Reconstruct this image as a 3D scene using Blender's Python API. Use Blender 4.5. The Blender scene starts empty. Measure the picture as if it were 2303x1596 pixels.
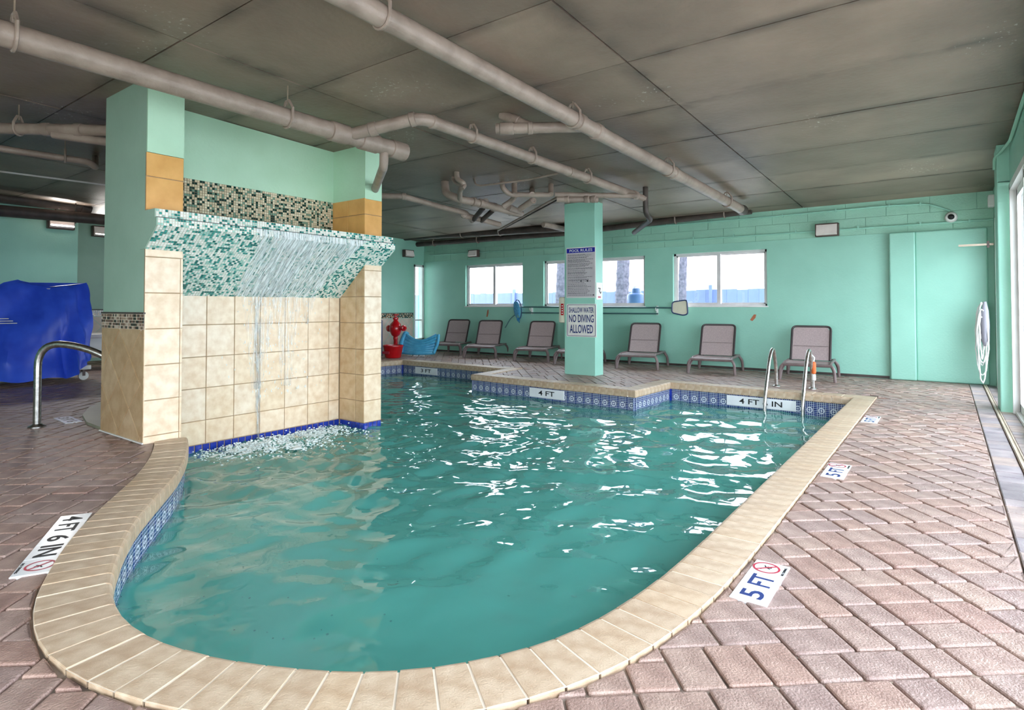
import bpy, bmesh, math, random
import numpy as np
from mathutils import Vector, Matrix

random.seed(7)
RNG = np.random.RandomState(11)
SC = bpy.context.scene
COL = SC.collection

# ------------------------------------------------------------------ camera
F_PX, HZ, CXP = 1323.0, 690.0, 1151.5
EYE = Vector((0, 0, 1.2))
YAW = math.atan(977 / 1323.0)
PITCH = math.radians(1.2)
PPY = HZ - F_PX * math.tan(PITCH)
cam_d = bpy.data.cameras.new('camera')
cam_d.sensor_width = 36.0
cam_d.lens = F_PX / 2303 * 36
cam_d.shift_y = -(798 - PPY) / 2303
cam_d.clip_end = 200
cam = bpy.data.objects.new('camera', cam_d)
COL.objects.link(cam)
cam.location = EYE
cam.rotation_euler = (math.pi / 2 + PITCH, 0, YAW)
SC.camera = cam

# ------------------------------------------------------------------ sky, lamps, exposure
world = bpy.data.worlds.new('overcast_sky')
SC.world = world
world.use_nodes = True
bg = world.node_tree.nodes['Background']
bg.inputs[0].default_value = (0.90, 0.95, 1.0, 1)
bg.inputs[1].default_value = 4.5
SC.view_settings.view_transform = 'Standard'
SC.view_settings.look = 'None'
SC.view_settings.gamma = 1
SC.view_settings.use_curve_mapping = False
SC.view_settings.exposure = 1.55


def portal(name, loc, rot, sx, sy):
    l = bpy.data.lights.new(name, 'AREA')
    l.shape = 'RECTANGLE'
    l.size, l.size_y = sx, sy
    l.cycles.is_portal = True
    o = bpy.data.objects.new(name, l)
    COL.objects.link(o)
    o.location = loc
    o.rotation_euler = rot
    return o


# daylight openings: the long glazed door wall on the right, the back windows, and a front opening added for fill
portal('door_wall_daylight', (0.72, 3.1, 1.33), (0, math.pi / 2, 0), 2.6, 11.0)
portal('corner_door_daylight', (0.72, 10.3, 1.33), (0, math.pi / 2, 0), 2.6, 2.1)
portal('added_front_daylight', (-1.9, -4.25, 1.3), (math.pi / 2, 0, 0), 3.0, 2.6)  # unseen opening, added to fill the room with light
WIN = [(-10.16, -8.32), (-7.71, -5.14), (-4.52, -2.70)]
for i, (a, b) in enumerate(WIN):
    portal('window_daylight', ((a + b) / 2, 11.95, 1.77), (-math.pi / 2, 0, 0), b - a, 1.1)

# ------------------------------------------------------------------ pixel -> world helpers
_F = Vector((-math.sin(YAW) * math.cos(PITCH), math.cos(YAW) * math.cos(PITCH), math.sin(PITCH)))
_R = Vector((math.cos(YAW), math.sin(YAW), 0))
_U = _R.cross(_F)
CEIL0, CEILS = 3.31, 0.0265


def ray(x, y):
    return _F + _R * ((x - CXP) / F_PX) + _U * ((PPY - y) / F_PX)


def onz(x, y, z=0.0):
    r = ray(x, y)
    return EYE + r * ((z - EYE.z) / r.z)


def onx(x, y, X):
    r = ray(x, y)
    return EYE + r * (X / r.x)


def ony(x, y, Y):
    r = ray(x, y)
    return EYE + r * (Y / r.y)


def ceil_z(y):
    return CEIL0 - CEILS * y


def onceil(x, y, drop=0.0):
    r = ray(x, y)
    t = (CEIL0 - drop - EYE.z) / (r.z + CEILS * r.y)
    return EYE + r * t


def proj(p):
    v = Vector(p) - EYE
    k = v.dot(_F)
    return (CXP + F_PX * v.dot(_R) / k, PPY - F_PX * v.dot(_U) / k, k)


# ------------------------------------------------------------------ materials
def lin(c):
    return tuple(((v / 255) / 12.92 if v / 255 <= 0.04045 else ((v / 255 + 0.055) / 1.055) ** 2.4) for v in c) + (1,)


def mat(name, col, rough=0.5, metal=0.0, col2=None, scale=4.0, contrast=(0.35, 0.65), bump=0.0, bscale=60.0, spec=0.5,
        coat=0.0, detail=6.0, tone=None, stretch=None, emit=0.0, alpha=1.0, trans=0.0):
    m = bpy.data.materials.new(name)
    m.use_nodes = True
    nt = m.node_tree
    N, L = nt.nodes, nt.links
    b = N['Principled BSDF']
    b.inputs['Roughness'].default_value = rough
    b.inputs['Metallic'].default_value = metal
    b.inputs['Specular IOR Level'].default_value = spec
    b.inputs['Coat Weight'].default_value = coat
    b.inputs['Transmission Weight'].default_value = trans
    tc = N.new('ShaderNodeTexCoord')
    src = tc.outputs['Object']
    if stretch:
        mp = N.new('ShaderNodeMapping')
        mp.inputs['Scale'].default_value = stretch
        L.new(src, mp.inputs[0])
        src = mp.outputs[0]
    nz = N.new('ShaderNodeTexNoise')
    nz.inputs['Scale'].default_value = scale
    nz.inputs['Detail'].default_value = detail
    L.new(src, nz.inputs['Vector'])
    rp = N.new('ShaderNodeValToRGB')
    rp.color_ramp.elements[0].position = contrast[0]
    rp.color_ramp.elements[1].position = contrast[1]
    c1 = lin(col)
    c2 = lin(col2) if col2 else tuple(v * 0.86 for v in c1[:3]) + (1,)
    rp.color_ramp.elements[0].color = c2
    rp.color_ramp.elements[1].color = c1
    L.new(nz.outputs[0], rp.inputs[0])
    out = rp.outputs[0]
    if tone:                      # per-piece tint from a face attribute, as fired or cast
        at = N.new('ShaderNodeAttribute')
        at.attribute_name = 'tone'
        tr = N.new('ShaderNodeValToRGB')
        el = tr.color_ramp.elements
        while len(el) < len(tone):
            el.new(0.5)
        for i, c in enumerate(tone):
            el[i].position = i / (len(tone) - 1)
            el[i].color = lin(c)
        L.new(at.outputs['Fac'], tr.inputs[0])
        mx = N.new('ShaderNodeMix')
        mx.data_type = 'RGBA'
        mx.blend_type = 'MULTIPLY'
        mx.inputs[0].default_value = 1.0
        L.new(out, mx.inputs[6])
        L.new(tr.outputs[0], mx.inputs[7])
        out = mx.outputs[2]
    L.new(out, b.inputs['Base Color'])
    if emit:
        L.new(out, b.inputs['Emission Color'])
        b.inputs['Emission Strength'].default_value = emit
    if bump:
        n2 = N.new('ShaderNodeTexNoise')
        n2.inputs['Scale'].default_value = bscale
        n2.inputs['Detail'].default_value = 4
        L.new(src, n2.inputs['Vector'])
        bp = N.new('ShaderNodeBump')
        bp.inputs['Strength'].default_value = bump
        bp.inputs['Distance'].default_value = 0.01
        L.new(n2.outputs[0], bp.inputs['Height'])
        L.new(bp.outputs[0], b.inputs['Normal'])
    return m


M = {}
M['green'] = mat('mint_wall_paint', (160, 216, 196), 0.45, col2=(152, 208, 188), scale=1.3, bump=0.25, bscale=35)
M['green_block'] = mat('mint_block_paint', (164, 216, 192), 0.5, col2=(156, 206, 184), scale=2.0, bump=0.4, bscale=50)
M['green_lit'] = mat('lit_mint_paint', (192, 230, 202), 0.45, col2=(184, 222, 192), scale=2.0, bump=0.2, bscale=30)  # lighter copy of the mint: brightness of well-lit faces put into the colour
M['green_shaded'] = mat('shaded_mint_paint', (168, 200, 182), 0.45, col2=(160, 192, 174), scale=2.0, bump=0.2, bscale=30)  # greyer copy of the mint: shade on the dim faces put into the colour
M['paver'] = mat('cast_paver', (255, 250, 246), 0.42, col2=(205, 192, 188), scale=9, contrast=(0.3, 0.7), bump=0.6, bscale=120,
                 tone=[(172, 142, 132), (182, 154, 142), (178, 156, 148), (168, 146, 141), (184, 160, 148)])
M['border_paver'] = mat('slate_paver', (255, 250, 250), 0.45, col2=(210, 205, 210), scale=6, bump=0.4, bscale=80,
                        tone=[(158, 146, 146), (186, 166, 154), (172, 162, 164), (150, 140, 142)])
M['sand'] = mat('joint_sand', (176, 158, 142), 0.9, col2=(110, 96, 86), scale=3.0, contrast=(0.4, 0.6))
M['coping'] = mat('coping_stone', (255, 252, 246), 0.45, col2=(226, 214, 200), scale=14, bump=0.25, bscale=150,
                  tone=[(206, 184, 162), (212, 192, 170), (200, 178, 156), (211, 188, 163)])
M['grout_light'] = mat('pale_grout', (244, 230, 212), 0.8)
M['grout_tan'] = mat('tan_grout', (168, 142, 112), 0.85)
M['tile'] = mat('travertine_tile', (255, 252, 248), 0.3, col2=(236, 222, 206), scale=13, contrast=(0.32, 0.68), bump=0.1, bscale=40,
                tone=[(238, 218, 192), (234, 214, 186), (242, 224, 200), (236, 220, 198)])
M['tile_tan'] = mat('beige_wainscot_tile', (255, 252, 246), 0.35, col2=(232, 218, 200), scale=9, bump=0.1,
                    tone=[(206, 180, 146), (198, 172, 138), (212, 188, 156)])
M['tile_amber'] = mat('amber_tile', (232, 178, 104), 0.35, col2=(214, 158, 84), scale=6, contrast=(0.3, 0.7))
M['tile_pale'] = mat('pale_wainscot_tile', (226, 206, 192), 0.35, col2=(206, 184, 168), scale=4)
M['blue_tile'] = mat('cobalt_tile', (36, 62, 168), 0.12, col2=(24, 44, 140), scale=20, coat=0.3)
M['ceiling'] = mat('brown_ceiling_paint', (160, 139, 122), 0.46, col2=(116, 99, 86), scale=1.1, contrast=(0.2, 0.62), bump=0.5, bscale=18, detail=12, tone=[(200, 200, 200), (255, 255, 255)])


def ceiling_stains(m):
    """damp dark smears that follow the board seams, and flecks of peeling paint"""
    N, L = m.node_tree.nodes, m.node_tree.links
    b = N['Principled BSDF']
    src = b.inputs['Base Color'].links[0].from_socket
    tc = N.new('ShaderNodeTexCoord')
    sx = N.new('ShaderNodeSeparateXYZ')
    L.new(tc.outputs['Object'], sx.inputs[0])

    def mth(op, a, b_=None):
        n_ = N.new('ShaderNodeMath')
        n_.operation = op
        for i_, v_ in enumerate((a, b_)):
            if v_ is None:
                continue
            if isinstance(v_, (int, float)):
                n_.inputs[i_].default_value = v_
            else:
                L.new(v_, n_.inputs[i_])
        return n_.outputs[0]
    dx = mth('PINGPONG', mth('ADD', sx.outputs[0], 2.07), 1.325)
    dy = mth('PINGPONG', mth('SUBTRACT', sx.outputs[1], 2.1), 0.57)
    d = mth('MINIMUM', dx, mth('MULTIPLY', dy, 1.6))
    near_ = mth('SUBTRACT', 1.0, mth('MINIMUM', mth('DIVIDE', d, 0.20), 1.0))

    def noise(sc, lo, hi):
        n_ = N.new('ShaderNodeTexNoise')
        n_.inputs['Scale'].default_value = sc
        n_.inputs['Detail'].default_value = 8
        L.new(tc.outputs['Object'], n_.inputs['Vector'])
        r_ = N.new('ShaderNodeMapRange')
        r_.inputs['From Min'].default_value = lo
        r_.inputs['From Max'].default_value = hi
        L.new(n_.outputs[0], r_.inputs['Value'])
        return r_.outputs[0]
    mask = mth('MULTIPLY', mth('MULTIPLY', near_, noise(2.2, .42, .58)), .62)
    mx = N.new('ShaderNodeMix')
    mx.data_type = 'RGBA'
    L.new(mask, mx.inputs[0])
    L.new(src, mx.inputs[6])
    mx.inputs[7].default_value = lin((44, 36, 32))
    fl = mth('MULTIPLY', noise(30, .63, .67), noise(.8, .61, .66))
    m2 = N.new('ShaderNodeMix')
    m2.data_type = 'RGBA'
    L.new(fl, m2.inputs[0])
    L.new(mx.outputs[2], m2.inputs[6])
    m2.inputs[7].default_value = lin((188, 178, 166))
    L.new(m2.outputs[2], b.inputs['Base Color'])


ceiling_stains(M['ceiling'])
M['ceiling_gap'] = mat('ceiling_joint', (56, 48, 44), 0.9)
M['pipe'] = mat('brown_pipe_paint', (160, 142, 130), 0.42, col2=(138, 121, 110), scale=6, contrast=(0.3, 0.6), bump=0.3, bscale=40)
M['pipe_dark'] = mat('dark_pipe_paint', (84, 72, 66), 0.5, col2=(62, 54, 50), scale=5)
M['steel'] = mat('brushed_steel', (226, 224, 220), 0.28, metal=1.0, col2=(180, 178, 174), scale=30)
M['galv'] = mat('galvanised_rod', (176, 158, 140), 0.4, metal=0.6)
M['white'] = mat('white_paint', (236, 236, 232), 0.4, col2=(226, 226, 222))
M['frame'] = mat('window_frame_white', (228, 222, 222), 0.35, col2=(216, 210, 210))
M['sling'] = mat('taupe_sling_mesh', (182, 162, 160), 0.7, col2=(166, 148, 146), scale=60, bump=0.3, bscale=300)
M['lounger'] = mat('brown_resin', (132, 114, 112), 0.35, col2=(112, 96, 94), scale=8)
M['lounger_dark'] = mat('dark_resin', (64, 54, 54), 0.4)
M['navy'] = mat('navy_ink', (30, 52, 116), 0.5)
M['black'] = mat('black_ink', (24, 24, 28), 0.5)
M['greytext'] = mat('grey_ink', (92, 86, 92), 0.6)
M['header'] = mat('royal_blue_ink', (18, 24, 160), 0.5)
M['signgrey'] = mat('pale_grey_sign', (206, 198, 200), 0.4, col2=(196, 188, 192))
M['signwhite'] = mat('cream_sign', (240, 236, 228), 0.4)
M['plate'] = mat('white_marker_tile', (240, 240, 242), 0.25, col2=(228, 228, 232))
M['red'] = mat('gloss_red', (206, 16, 26), 0.25, col2=(176, 8, 18), coat=0.4)
M['redring'] = mat('sign_red', (190, 40, 66), 0.4)
M['cream'] = mat('cream_plastic', (232, 226, 202), 0.4)
M['orange'] = mat('orange_float', (232, 112, 48), 0.5)
M['rust'] = mat('bare_orange_patch', (190, 116, 84), 0.8)
M['brown'] = mat('bronze_housing', (92, 72, 66), 0.4)
M['lens'] = mat('frosted_lens', (240, 232, 226), 0.25, col2=(226, 216, 210), emit=0.02)
M['cover'] = mat('blue_vinyl', (60, 100, 238), 0.35, col2=(44, 80, 218), scale=3, bump=0.15, bscale=14)
M['aqua'] = mat('aqua_vinyl', (92, 186, 222), 0.3, col2=(70, 160, 204), scale=8)
M['netblue'] = mat('blue_net', (92, 176, 216), 0.6, col2=(60, 140, 186), scale=60, contrast=(0.45, 0.55))
M['pole'] = mat('teal_pole', (84, 128, 128), 0.35, metal=0.3)
M['fence'] = mat('blue_grey_fence', (88, 102, 140), 0.6, col2=(82, 96, 132))
M['trunk'] = mat('palm_bark', (92, 88, 100), 0.9, col2=(62, 60, 72), scale=14, bump=0.8, bscale=20)
M['frond'] = mat('palm_frond', (70, 110, 58), 0.6)
M['outdoor'] = mat('pale_concrete', (206, 202, 196), 0.8, col2=(192, 188, 184))
M['plaster'] = mat('teal_pool_plaster', (150, 220, 212), 0.6, col2=(136, 208, 200), scale=1.5)
M['foam'] = mat('white_foam', (244, 250, 250), 0.25, col2=(228, 240, 240))
M['track'] = mat('aluminium_track', (206, 188, 168), 0.45, metal=0.2, col2=(190, 172, 152))
M['spa'] = mat('green_grey_stone', (150, 150, 130), 0.5, col2=(138, 138, 120))
M['canvas'] = mat('grey_canvas', (150, 148, 158), 0.8)
M['bluemetal'] = mat('blue_grey_metal', (58, 78, 118), 0.4)


def mosaic_mat(name, stops):
    m = bpy.data.materials.new(name)
    m.use_nodes = True
    N, L = m.node_tree.nodes, m.node_tree.links
    b = N['Principled BSDF']
    b.inputs['Roughness'].default_value = 0.12
    at = N.new('ShaderNodeAttribute')
    at.attribute_name = 'tone'
    r = N.new('ShaderNodeValToRGB')
    r.color_ramp.interpolation = 'CONSTANT'
    el = r.color_ramp.elements
    while len(el) < len(stops):
        el.new(0.5)
    for i, (p, c) in enumerate(stops):
        el[i].position = p
        el[i].color = lin(c)
    L.new(at.outputs['Fac'], r.inputs[0])
    L.new(r.outputs[0], b.inputs['Base Color'])
    return m


M['mosaic'] = mosaic_mat('glass_mosaic', [(0, (30, 118, 112)), (0.14, (64, 154, 144)), (0.28, (160, 204, 192)), (0.44, (228, 234, 224)), (0.8, (246, 246, 238))])
M['mosaic_up'] = mosaic_mat('stone_mosaic', [(0, (16, 62, 54)), (0.24, (120, 156, 136)), (0.42, (218, 204, 172)), (0.75, (236, 226, 198))])
M['mosaic_band'] = mosaic_mat('brown_mosaic', [(0, (52, 38, 34)), (0.3, (120, 92, 78)), (0.6, (176, 150, 130)), (0.85, (206, 188, 170))])
M['band_fig'] = mosaic_mat('figured_border', [(0, (44, 36, 34)), (0.35, (210, 150, 110)), (0.6, (226, 206, 184)), (0.8, (120, 84, 64))])


def waterline_mat():
    """6-inch ceramic tile: grid of small blue squares, white joints and a white ring."""
    m = bpy.data.materials.new('patterned_waterline_tile')
    m.use_nodes = True
    N, L = m.node_tree.nodes, m.node_tree.links
    b = N['Principled BSDF']
    b.inputs['Roughness'].default_value = 0.15
    tc = N.new('ShaderNodeTexCoord')
    br = N.new('ShaderNodeTexBrick')
    br.offset = 0
    br.inputs['Scale'].default_value = 1.0
    br.inputs['Brick Width'].default_value = 0.025
    br.inputs['Row Height'].default_value = 0.025
    br.inputs['Mortar Size'].default_value = 0.0022
    br.inputs['Color1'].default_value = lin((20, 34, 92))
    br.inputs['Color2'].default_value = lin((40, 58, 124))
    br.inputs['Mortar'].default_value = lin((206, 214, 226))
    sep = N.new('ShaderNodeSeparateXYZ')
    cmb = N.new('ShaderNodeCombineXYZ')
    L.new(tc.outputs['Object'], sep.inputs[0])
    L.new(sep.outputs[0], cmb.inputs[0])
    L.new(sep.outputs[2], cmb.inputs[1])
    L.new(cmb.outputs[0], br.inputs['Vector'])
    ln = N.new('ShaderNodeVectorMath')
    ln.operation = 'LENGTH'
    L.new(cmb.outputs[0], ln.inputs[0])
    rp = N.new('ShaderNodeValToRGB')
    rp.color_ramp.interpolation = 'CONSTANT'
    e = rp.color_ramp.elements
    e[0].position, e[0].color = 0, (1, 1, 1, 1)
    e[1].position, e[1].color = 0.010, (0, 0, 0, 1)
    for p, c in ((0.027, 1), (0.036, 0)):
        k = e.new(p)
        k.color = (c, c, c, 1)
    L.new(ln.outputs['Value'], rp.inputs[0])
    mx = N.new('ShaderNodeMix')
    mx.data_type = 'RGBA'
    L.new(rp.outputs[0], mx.inputs[0])
    L.new(br.outputs[0], mx.inputs[6])
    mx.inputs[7].default_value = lin((214, 220, 230))
    L.new(mx.outputs[2], b.inputs['Base Color'])
    return m


M['waterline'] = waterline_mat()


def fresnel(N, L, ior):
    """same reflectance from either side of a thin surface"""
    fr = N.new('ShaderNodeFresnel')
    ge = N.new('ShaderNodeNewGeometry')
    mr = N.new('ShaderNodeMapRange')
    mr.inputs['To Min'].default_value = ior
    mr.inputs['To Max'].default_value = 1 / ior
    L.new(ge.outputs['Backfacing'], mr.inputs['Value'])
    L.new(mr.outputs[0], fr.inputs['IOR'])
    return fr


def glass_mat(name, tint, ior=1.45):
    m = bpy.data.materials.new(name)
    m.use_nodes = True
    N, L = m.node_tree.nodes, m.node_tree.links
    N.remove(N['Principled BSDF'])
    t = N.new('ShaderNodeBsdfTransparent')
    t.inputs[0].default_value = lin(tint)
    g = N.new('ShaderNodeBsdfGlossy')
    g.inputs['Roughness'].default_value = 0.02
    fr = fresnel(N, L, ior)
    mx = N.new('ShaderNodeMixShader')
    L.new(fr.outputs[0], mx.inputs[0])
    L.new(t.outputs[0], mx.inputs[1])
    L.new(g.outputs[0], mx.inputs[2])
    L.new(mx.outputs[0], N['Material Output'].inputs[0])
    return m


M['glass'] = glass_mat('window_glass', (236, 240, 244))


def water_mat():
    m = bpy.data.materials.new('pool_water')
    m.use_nodes = True
    N, L = m.node_tree.nodes, m.node_tree.links
    N.remove(N['Principled BSDF'])
    t = N.new('ShaderNodeBsdfTransparent')
    t.inputs[0].default_value = (0.56, 0.84, 0.80, 1)
    d = N.new('ShaderNodeBsdfDiffuse')
    d.inputs[0].default_value = (0.135, 0.49, 0.435, 1)
    bd = N.new('ShaderNodeMixShader')
    bd.inputs[0].default_value = 0.5
    L.new(t.outputs[0], bd.inputs[1])
    L.new(d.outputs[0], bd.inputs[2])
    g = N.new('ShaderNodeBsdfGlossy')
    g.inputs['Roughness'].default_value = 0.015
    fr = fresnel(N, L, 1.6)
    tc = N.new('ShaderNodeTexCoord')
    nz = N.new('ShaderNodeTexNoise')
    nz.inputs['Scale'].default_value = 7
    nz.inputs['Detail'].default_value = 2
    L.new(tc.outputs['Object'], nz.inputs['Vector'])
    bp = N.new('ShaderNodeBump')
    bp.inputs['Strength'].default_value = 0.12
    bp.inputs['Distance'].default_value = 0.02
    L.new(nz.outputs[0], bp.inputs['Height'])
    for n in (g, fr):
        L.new(bp.outputs[0], n.inputs['Normal'])
    mx = N.new('ShaderNodeMixShader')
    L.new(fr.outputs[0], mx.inputs[0])
    L.new(bd.outputs[0], mx.inputs[1])
    L.new(g.outputs[0], mx.inputs[2])
    L.new(mx.outputs[0], N['Material Output'].inputs[0])
    return m


M['water'] = water_mat()


def veil_mat(lo=.12, hi=.85):
    m = bpy.data.materials.new('falling_water')
    m.use_nodes = True
    N, L = m.node_tree.nodes, m.node_tree.links
    b = N['Principled BSDF']
    b.inputs['Base Color'].default_value = (0.88, 0.93, 0.93, 1)
    b.inputs['Roughness'].default_value = 0.15
    tc = N.new('ShaderNodeTexCoord')
    mp = N.new('ShaderNodeMapping')
    mp.inputs['Scale'].default_value = (5, 60, 5)
    L.new(tc.outputs['Object'], mp.inputs[0])
    nz = N.new('ShaderNodeTexNoise')
    nz.inputs['Scale'].default_value = 1.0
    nz.inputs['Detail'].default_value = 5
    L.new(mp.outputs[0], nz.inputs['Vector'])
    rp = N.new('ShaderNodeValToRGB')
    rp.color_ramp.elements[0].position = 0.40
    rp.color_ramp.elements[0].color = (lo, lo, lo, 1)
    rp.color_ramp.elements[1].position = 0.64
    rp.color_ramp.elements[1].color = (hi, hi, hi, 1)
    L.new(nz.outputs[0], rp.inputs[0])
    L.new(rp.outputs[0], b.inputs['Alpha'])
    return m


M['veil'] = veil_mat()
M['veil_thin'] = veil_mat(0.0, 0.32)


# ------------------------------------------------------------------ mesh building
class MB:
    def __init__(self):
        self.v, self.f, self.t = [], [], []

    def add(self, verts, faces, tone=None):
        o = len(self.v)
        self.v += [tuple(p) for p in verts]
        self.f += [tuple(i + o for i in f) for f in faces]
        self.t += [0.5 if tone is None else tone] * len(faces)
        return self

    def box(self, x0, x1, y0, y1, z0, z1, bev=0.0, tone=None):
        if bev <= 0:
            v = [(x, y, z) for z in (z0, z1) for y in (y0, y1) for x in (x0, x1)]
            return self.add(v, [(0, 2, 3, 1), (4, 5, 7, 6), (0, 1, 5, 4), (2, 6, 7, 3), (0, 4, 6, 2), (1, 3, 7, 5)], tone)
        bm = bmesh.new()
        bmesh.ops.create_cube(bm, size=1)
        for q in bm.verts:
            q.co = Vector(((x0 + x1) / 2 + q.co.x * (x1 - x0), (y0 + y1) / 2 + q.co.y * (y1 - y0), (z0 + z1) / 2 + q.co.z * (z1 - z0)))
        bmesh.ops.bevel(bm, geom=bm.edges[:], offset=bev, segments=2, affect='EDGES', profile=0.5)
        return self.bm(bm, tone)

    def bm(self, bm, tone=None):
        bm.verts.index_update()
        self.add([q.co[:] for q in bm.verts], [[q.index for q in f.verts] for f in bm.faces], tone)
        bm.free()
        return self

    def tube(self, pts, r, n=10, closed=False, caps=True):
        pts = [Vector(p) for p in pts]
        k = len(pts)
        rs = r if isinstance(r, (list, tuple)) else [r] * k
        tang = []
        for i in range(k):
            if closed:
                t = (pts[(i + 1) % k] - pts[i - 1])
            else:
                t = pts[min(i + 1, k - 1)] - pts[max(i - 1, 0)]
            tang.append(t.normalized())
        ref = Vector((0, 0, 1)) if abs(tang[0].z) < 0.9 else Vector((1, 0, 0))
        u = tang[0].cross(ref).normalized()
        verts, faces = [], []
        for i in range(k):
            t = tang[i]
            u = (u - t * u.dot(t))
            u = u.normalized() if u.length > 1e-6 else t.orthogonal().normalized()
            w = t.cross(u)
            for j in range(n):
                a = 2 * math.pi * j / n
                verts.append(pts[i] + (u * math.cos(a) + w * math.sin(a)) * rs[i])
        for i in range(k if closed else k - 1):
            a, b = i * n, ((i + 1) % k) * n
            for j in range(n):
                j2 = (j + 1) % n
                faces.append((a + j, a + j2, b + j2, b + j))
        if caps and not closed:
            faces.append(tuple(range(n))[::-1])
            faces.append(tuple((k - 1) * n + j for j in range(n)))
        return self.add(verts, faces)

    def lathe(self, prof, c=(0, 0, 0), n=16, ax='Z'):
        c = Vector(c)
        verts, faces = [], []
        for r, h in prof:
            for j in range(n):
                a = 2 * math.pi * j / n
                p = (r * math.cos(a), r * math.sin(a), h)
                if ax == 'X':
                    p = (p[2], p[0], p[1])
                elif ax == 'Y':
                    p = (p[1], p[2], p[0])
                verts.append(c + Vector(p))
        for i in range(len(prof) - 1):
            for j in range(n):
                j2 = (j + 1) % n
                faces.append((i * n + j, i * n + j2, (i + 1) * n + j2, (i + 1) * n + j))
        faces.append(tuple(range(n))[::-1])
        faces.append(tuple((len(prof) - 1) * n + j for j in range(n)))
        return self.add(verts, faces)

    def prism(self, poly, T, d0, d1, tone=None):
        """poly in 2-D (a, b); T maps (a, b, depth) to 3-D"""
        n = len(poly)
        v = [T(a, b, d0) for a, b in poly] + [T(a, b, d1) for a, b in poly]
        f = [tuple(range(n))[::-1], tuple(range(n, 2 * n))] + [(i, (i + 1) % n, n + (i + 1) % n, n + i) for i in range(n)]
        return self.add(v, f, tone)

    def slab(self, poly, T, d0, d1, ch=0.004, tone=None):
        """bevelled tile: poly in 2-D, face at depth d1 with a chamfer"""
        n = len(poly)
        cx = sum(p[0] for p in poly) / n
        cy = sum(p[1] for p in poly) / n
        ins = inset(poly, ch)
        v = [T(a, b, d0) for a, b in poly] + [T(a, b, d1 - ch) for a, b in poly] + [T(a, b, d1) for a, b in ins]
        f = [(i, (i + 1) % n, n + (i + 1) % n, n + i) for i in range(n)]
        f += [(n + i, n + (i + 1) % n, 2 * n + (i + 1) % n, 2 * n + i) for i in range(n)]
        f.append(tuple(range(2 * n, 3 * n)))
        return self.add(v, f, tone)

    def mesh(self, name, m, smooth=False):
        me = bpy.data.meshes.new(name)
        me.from_pydata(self.v, [], self.f)
        if any(t != 0.5 for t in self.t):
            at = me.attributes.new('tone', 'FLOAT', 'FACE')
            at.data.foreach_set('value', self.t)
        bm = bmesh.new()
        bm.from_mesh(me)
        bmesh.ops.recalc_face_normals(bm, faces=bm.faces[:])
        bm.to_mesh(me)
        bm.free()
        if m is not None:
            me.materials.append(m if not isinstance(m, str) else M[m])
        if smooth:
            me.polygons.foreach_set('use_smooth', [True] * len(me.polygons))
            try:
                me.set_sharp_from_angle(angle=math.radians(40))
            except Exception:
                pass
        return me

    def build(self, name, m, parent=None, smooth=False, loc=None, **tags):
        o = bpy.data.objects.new(name, self.mesh(name, m, smooth))
        COL.objects.link(o)
        if parent is not None:
            o.parent = parent
        if loc is not None:
            o.location = loc
        tag(o, **tags)
        return o


def inset(poly, d):
    n = len(poly)
    ar = sum(poly[i][0] * poly[(i + 1) % n][1] - poly[(i + 1) % n][0] * poly[i][1] for i in range(n))
    s = 1 if ar > 0 else -1
    out = []
    for i in range(n):
        p0, p1, p2 = Vector(poly[i - 1]), Vector(poly[i]), Vector(poly[(i + 1) % n])
        e1, e2 = (p1 - p0), (p2 - p1)
        if e1.length < 1e-7 or e2.length < 1e-7:
            out.append(tuple(p1))
            continue
        n1 = Vector((-e1.y, e1.x)).normalized() * s
        n2 = Vector((-e2.y, e2.x)).normalized() * s
        k = 1 + n1.dot(n2)
        out.append(tuple(p1 + (n1 + n2) * (d / max(k, 0.35))))
    return out


def clip(poly, p, nrm):
    """keep the side of the line through p that nrm points to"""
    out = []
    k = len(poly)
    for i in range(k):
        a, b = poly[i], poly[(i + 1) % k]
        da = (a[0] - p[0]) * nrm[0] + (a[1] - p[1]) * nrm[1]
        db = (b[0] - p[0]) * nrm[0] + (b[1] - p[1]) * nrm[1]
        if da >= 0:
            out.append(a)
        if (da >= 0) != (db >= 0):
            t = da / (da - db)
            out.append((a[0] + (b[0] - a[0]) * t, a[1] + (b[1] - a[1]) * t))
    return out


def clip_rect(poly, x0, x1, y0, y1):
    for p, nn in (((x0, 0), (1, 0)), ((x1, 0), (-1, 0)), ((0, y0), (0, 1)), ((0, y1), (0, -1))):
        poly = clip(poly, p, nn)
        if len(poly) < 3:
            return []
    return poly


def area(poly):
    n = len(poly)
    return abs(sum(poly[i][0] * poly[(i + 1) % n][1] - poly[(i + 1) % n][0] * poly[i][1] for i in range(n))) / 2


def tag(o, label=None, category=None, group=None, kind=None):
    if label:
        o['label'] = label
    if category:
        o['category'] = category
    if group:
        o['group'] = group
    if kind:
        o['kind'] = kind
    return o


def empty(name, loc=(0, 0, 0), rz=0.0, **tags):
    o = bpy.data.objects.new(name, None)
    COL.objects.link(o)
    o.location = loc
    o.rotation_euler = (0, 0, rz)
    o.empty_display_size = 0.1
    return tag(o, **tags)


def place(name, me, parent, loc=(0, 0, 0), rot=None, **tags):
    o = bpy.data.objects.new(name, me)
    COL.objects.link(o)
    o.parent = parent
    o.location = loc
    if rot is not None:
        o.rotation_euler = rot
    return tag(o, **tags)


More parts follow.
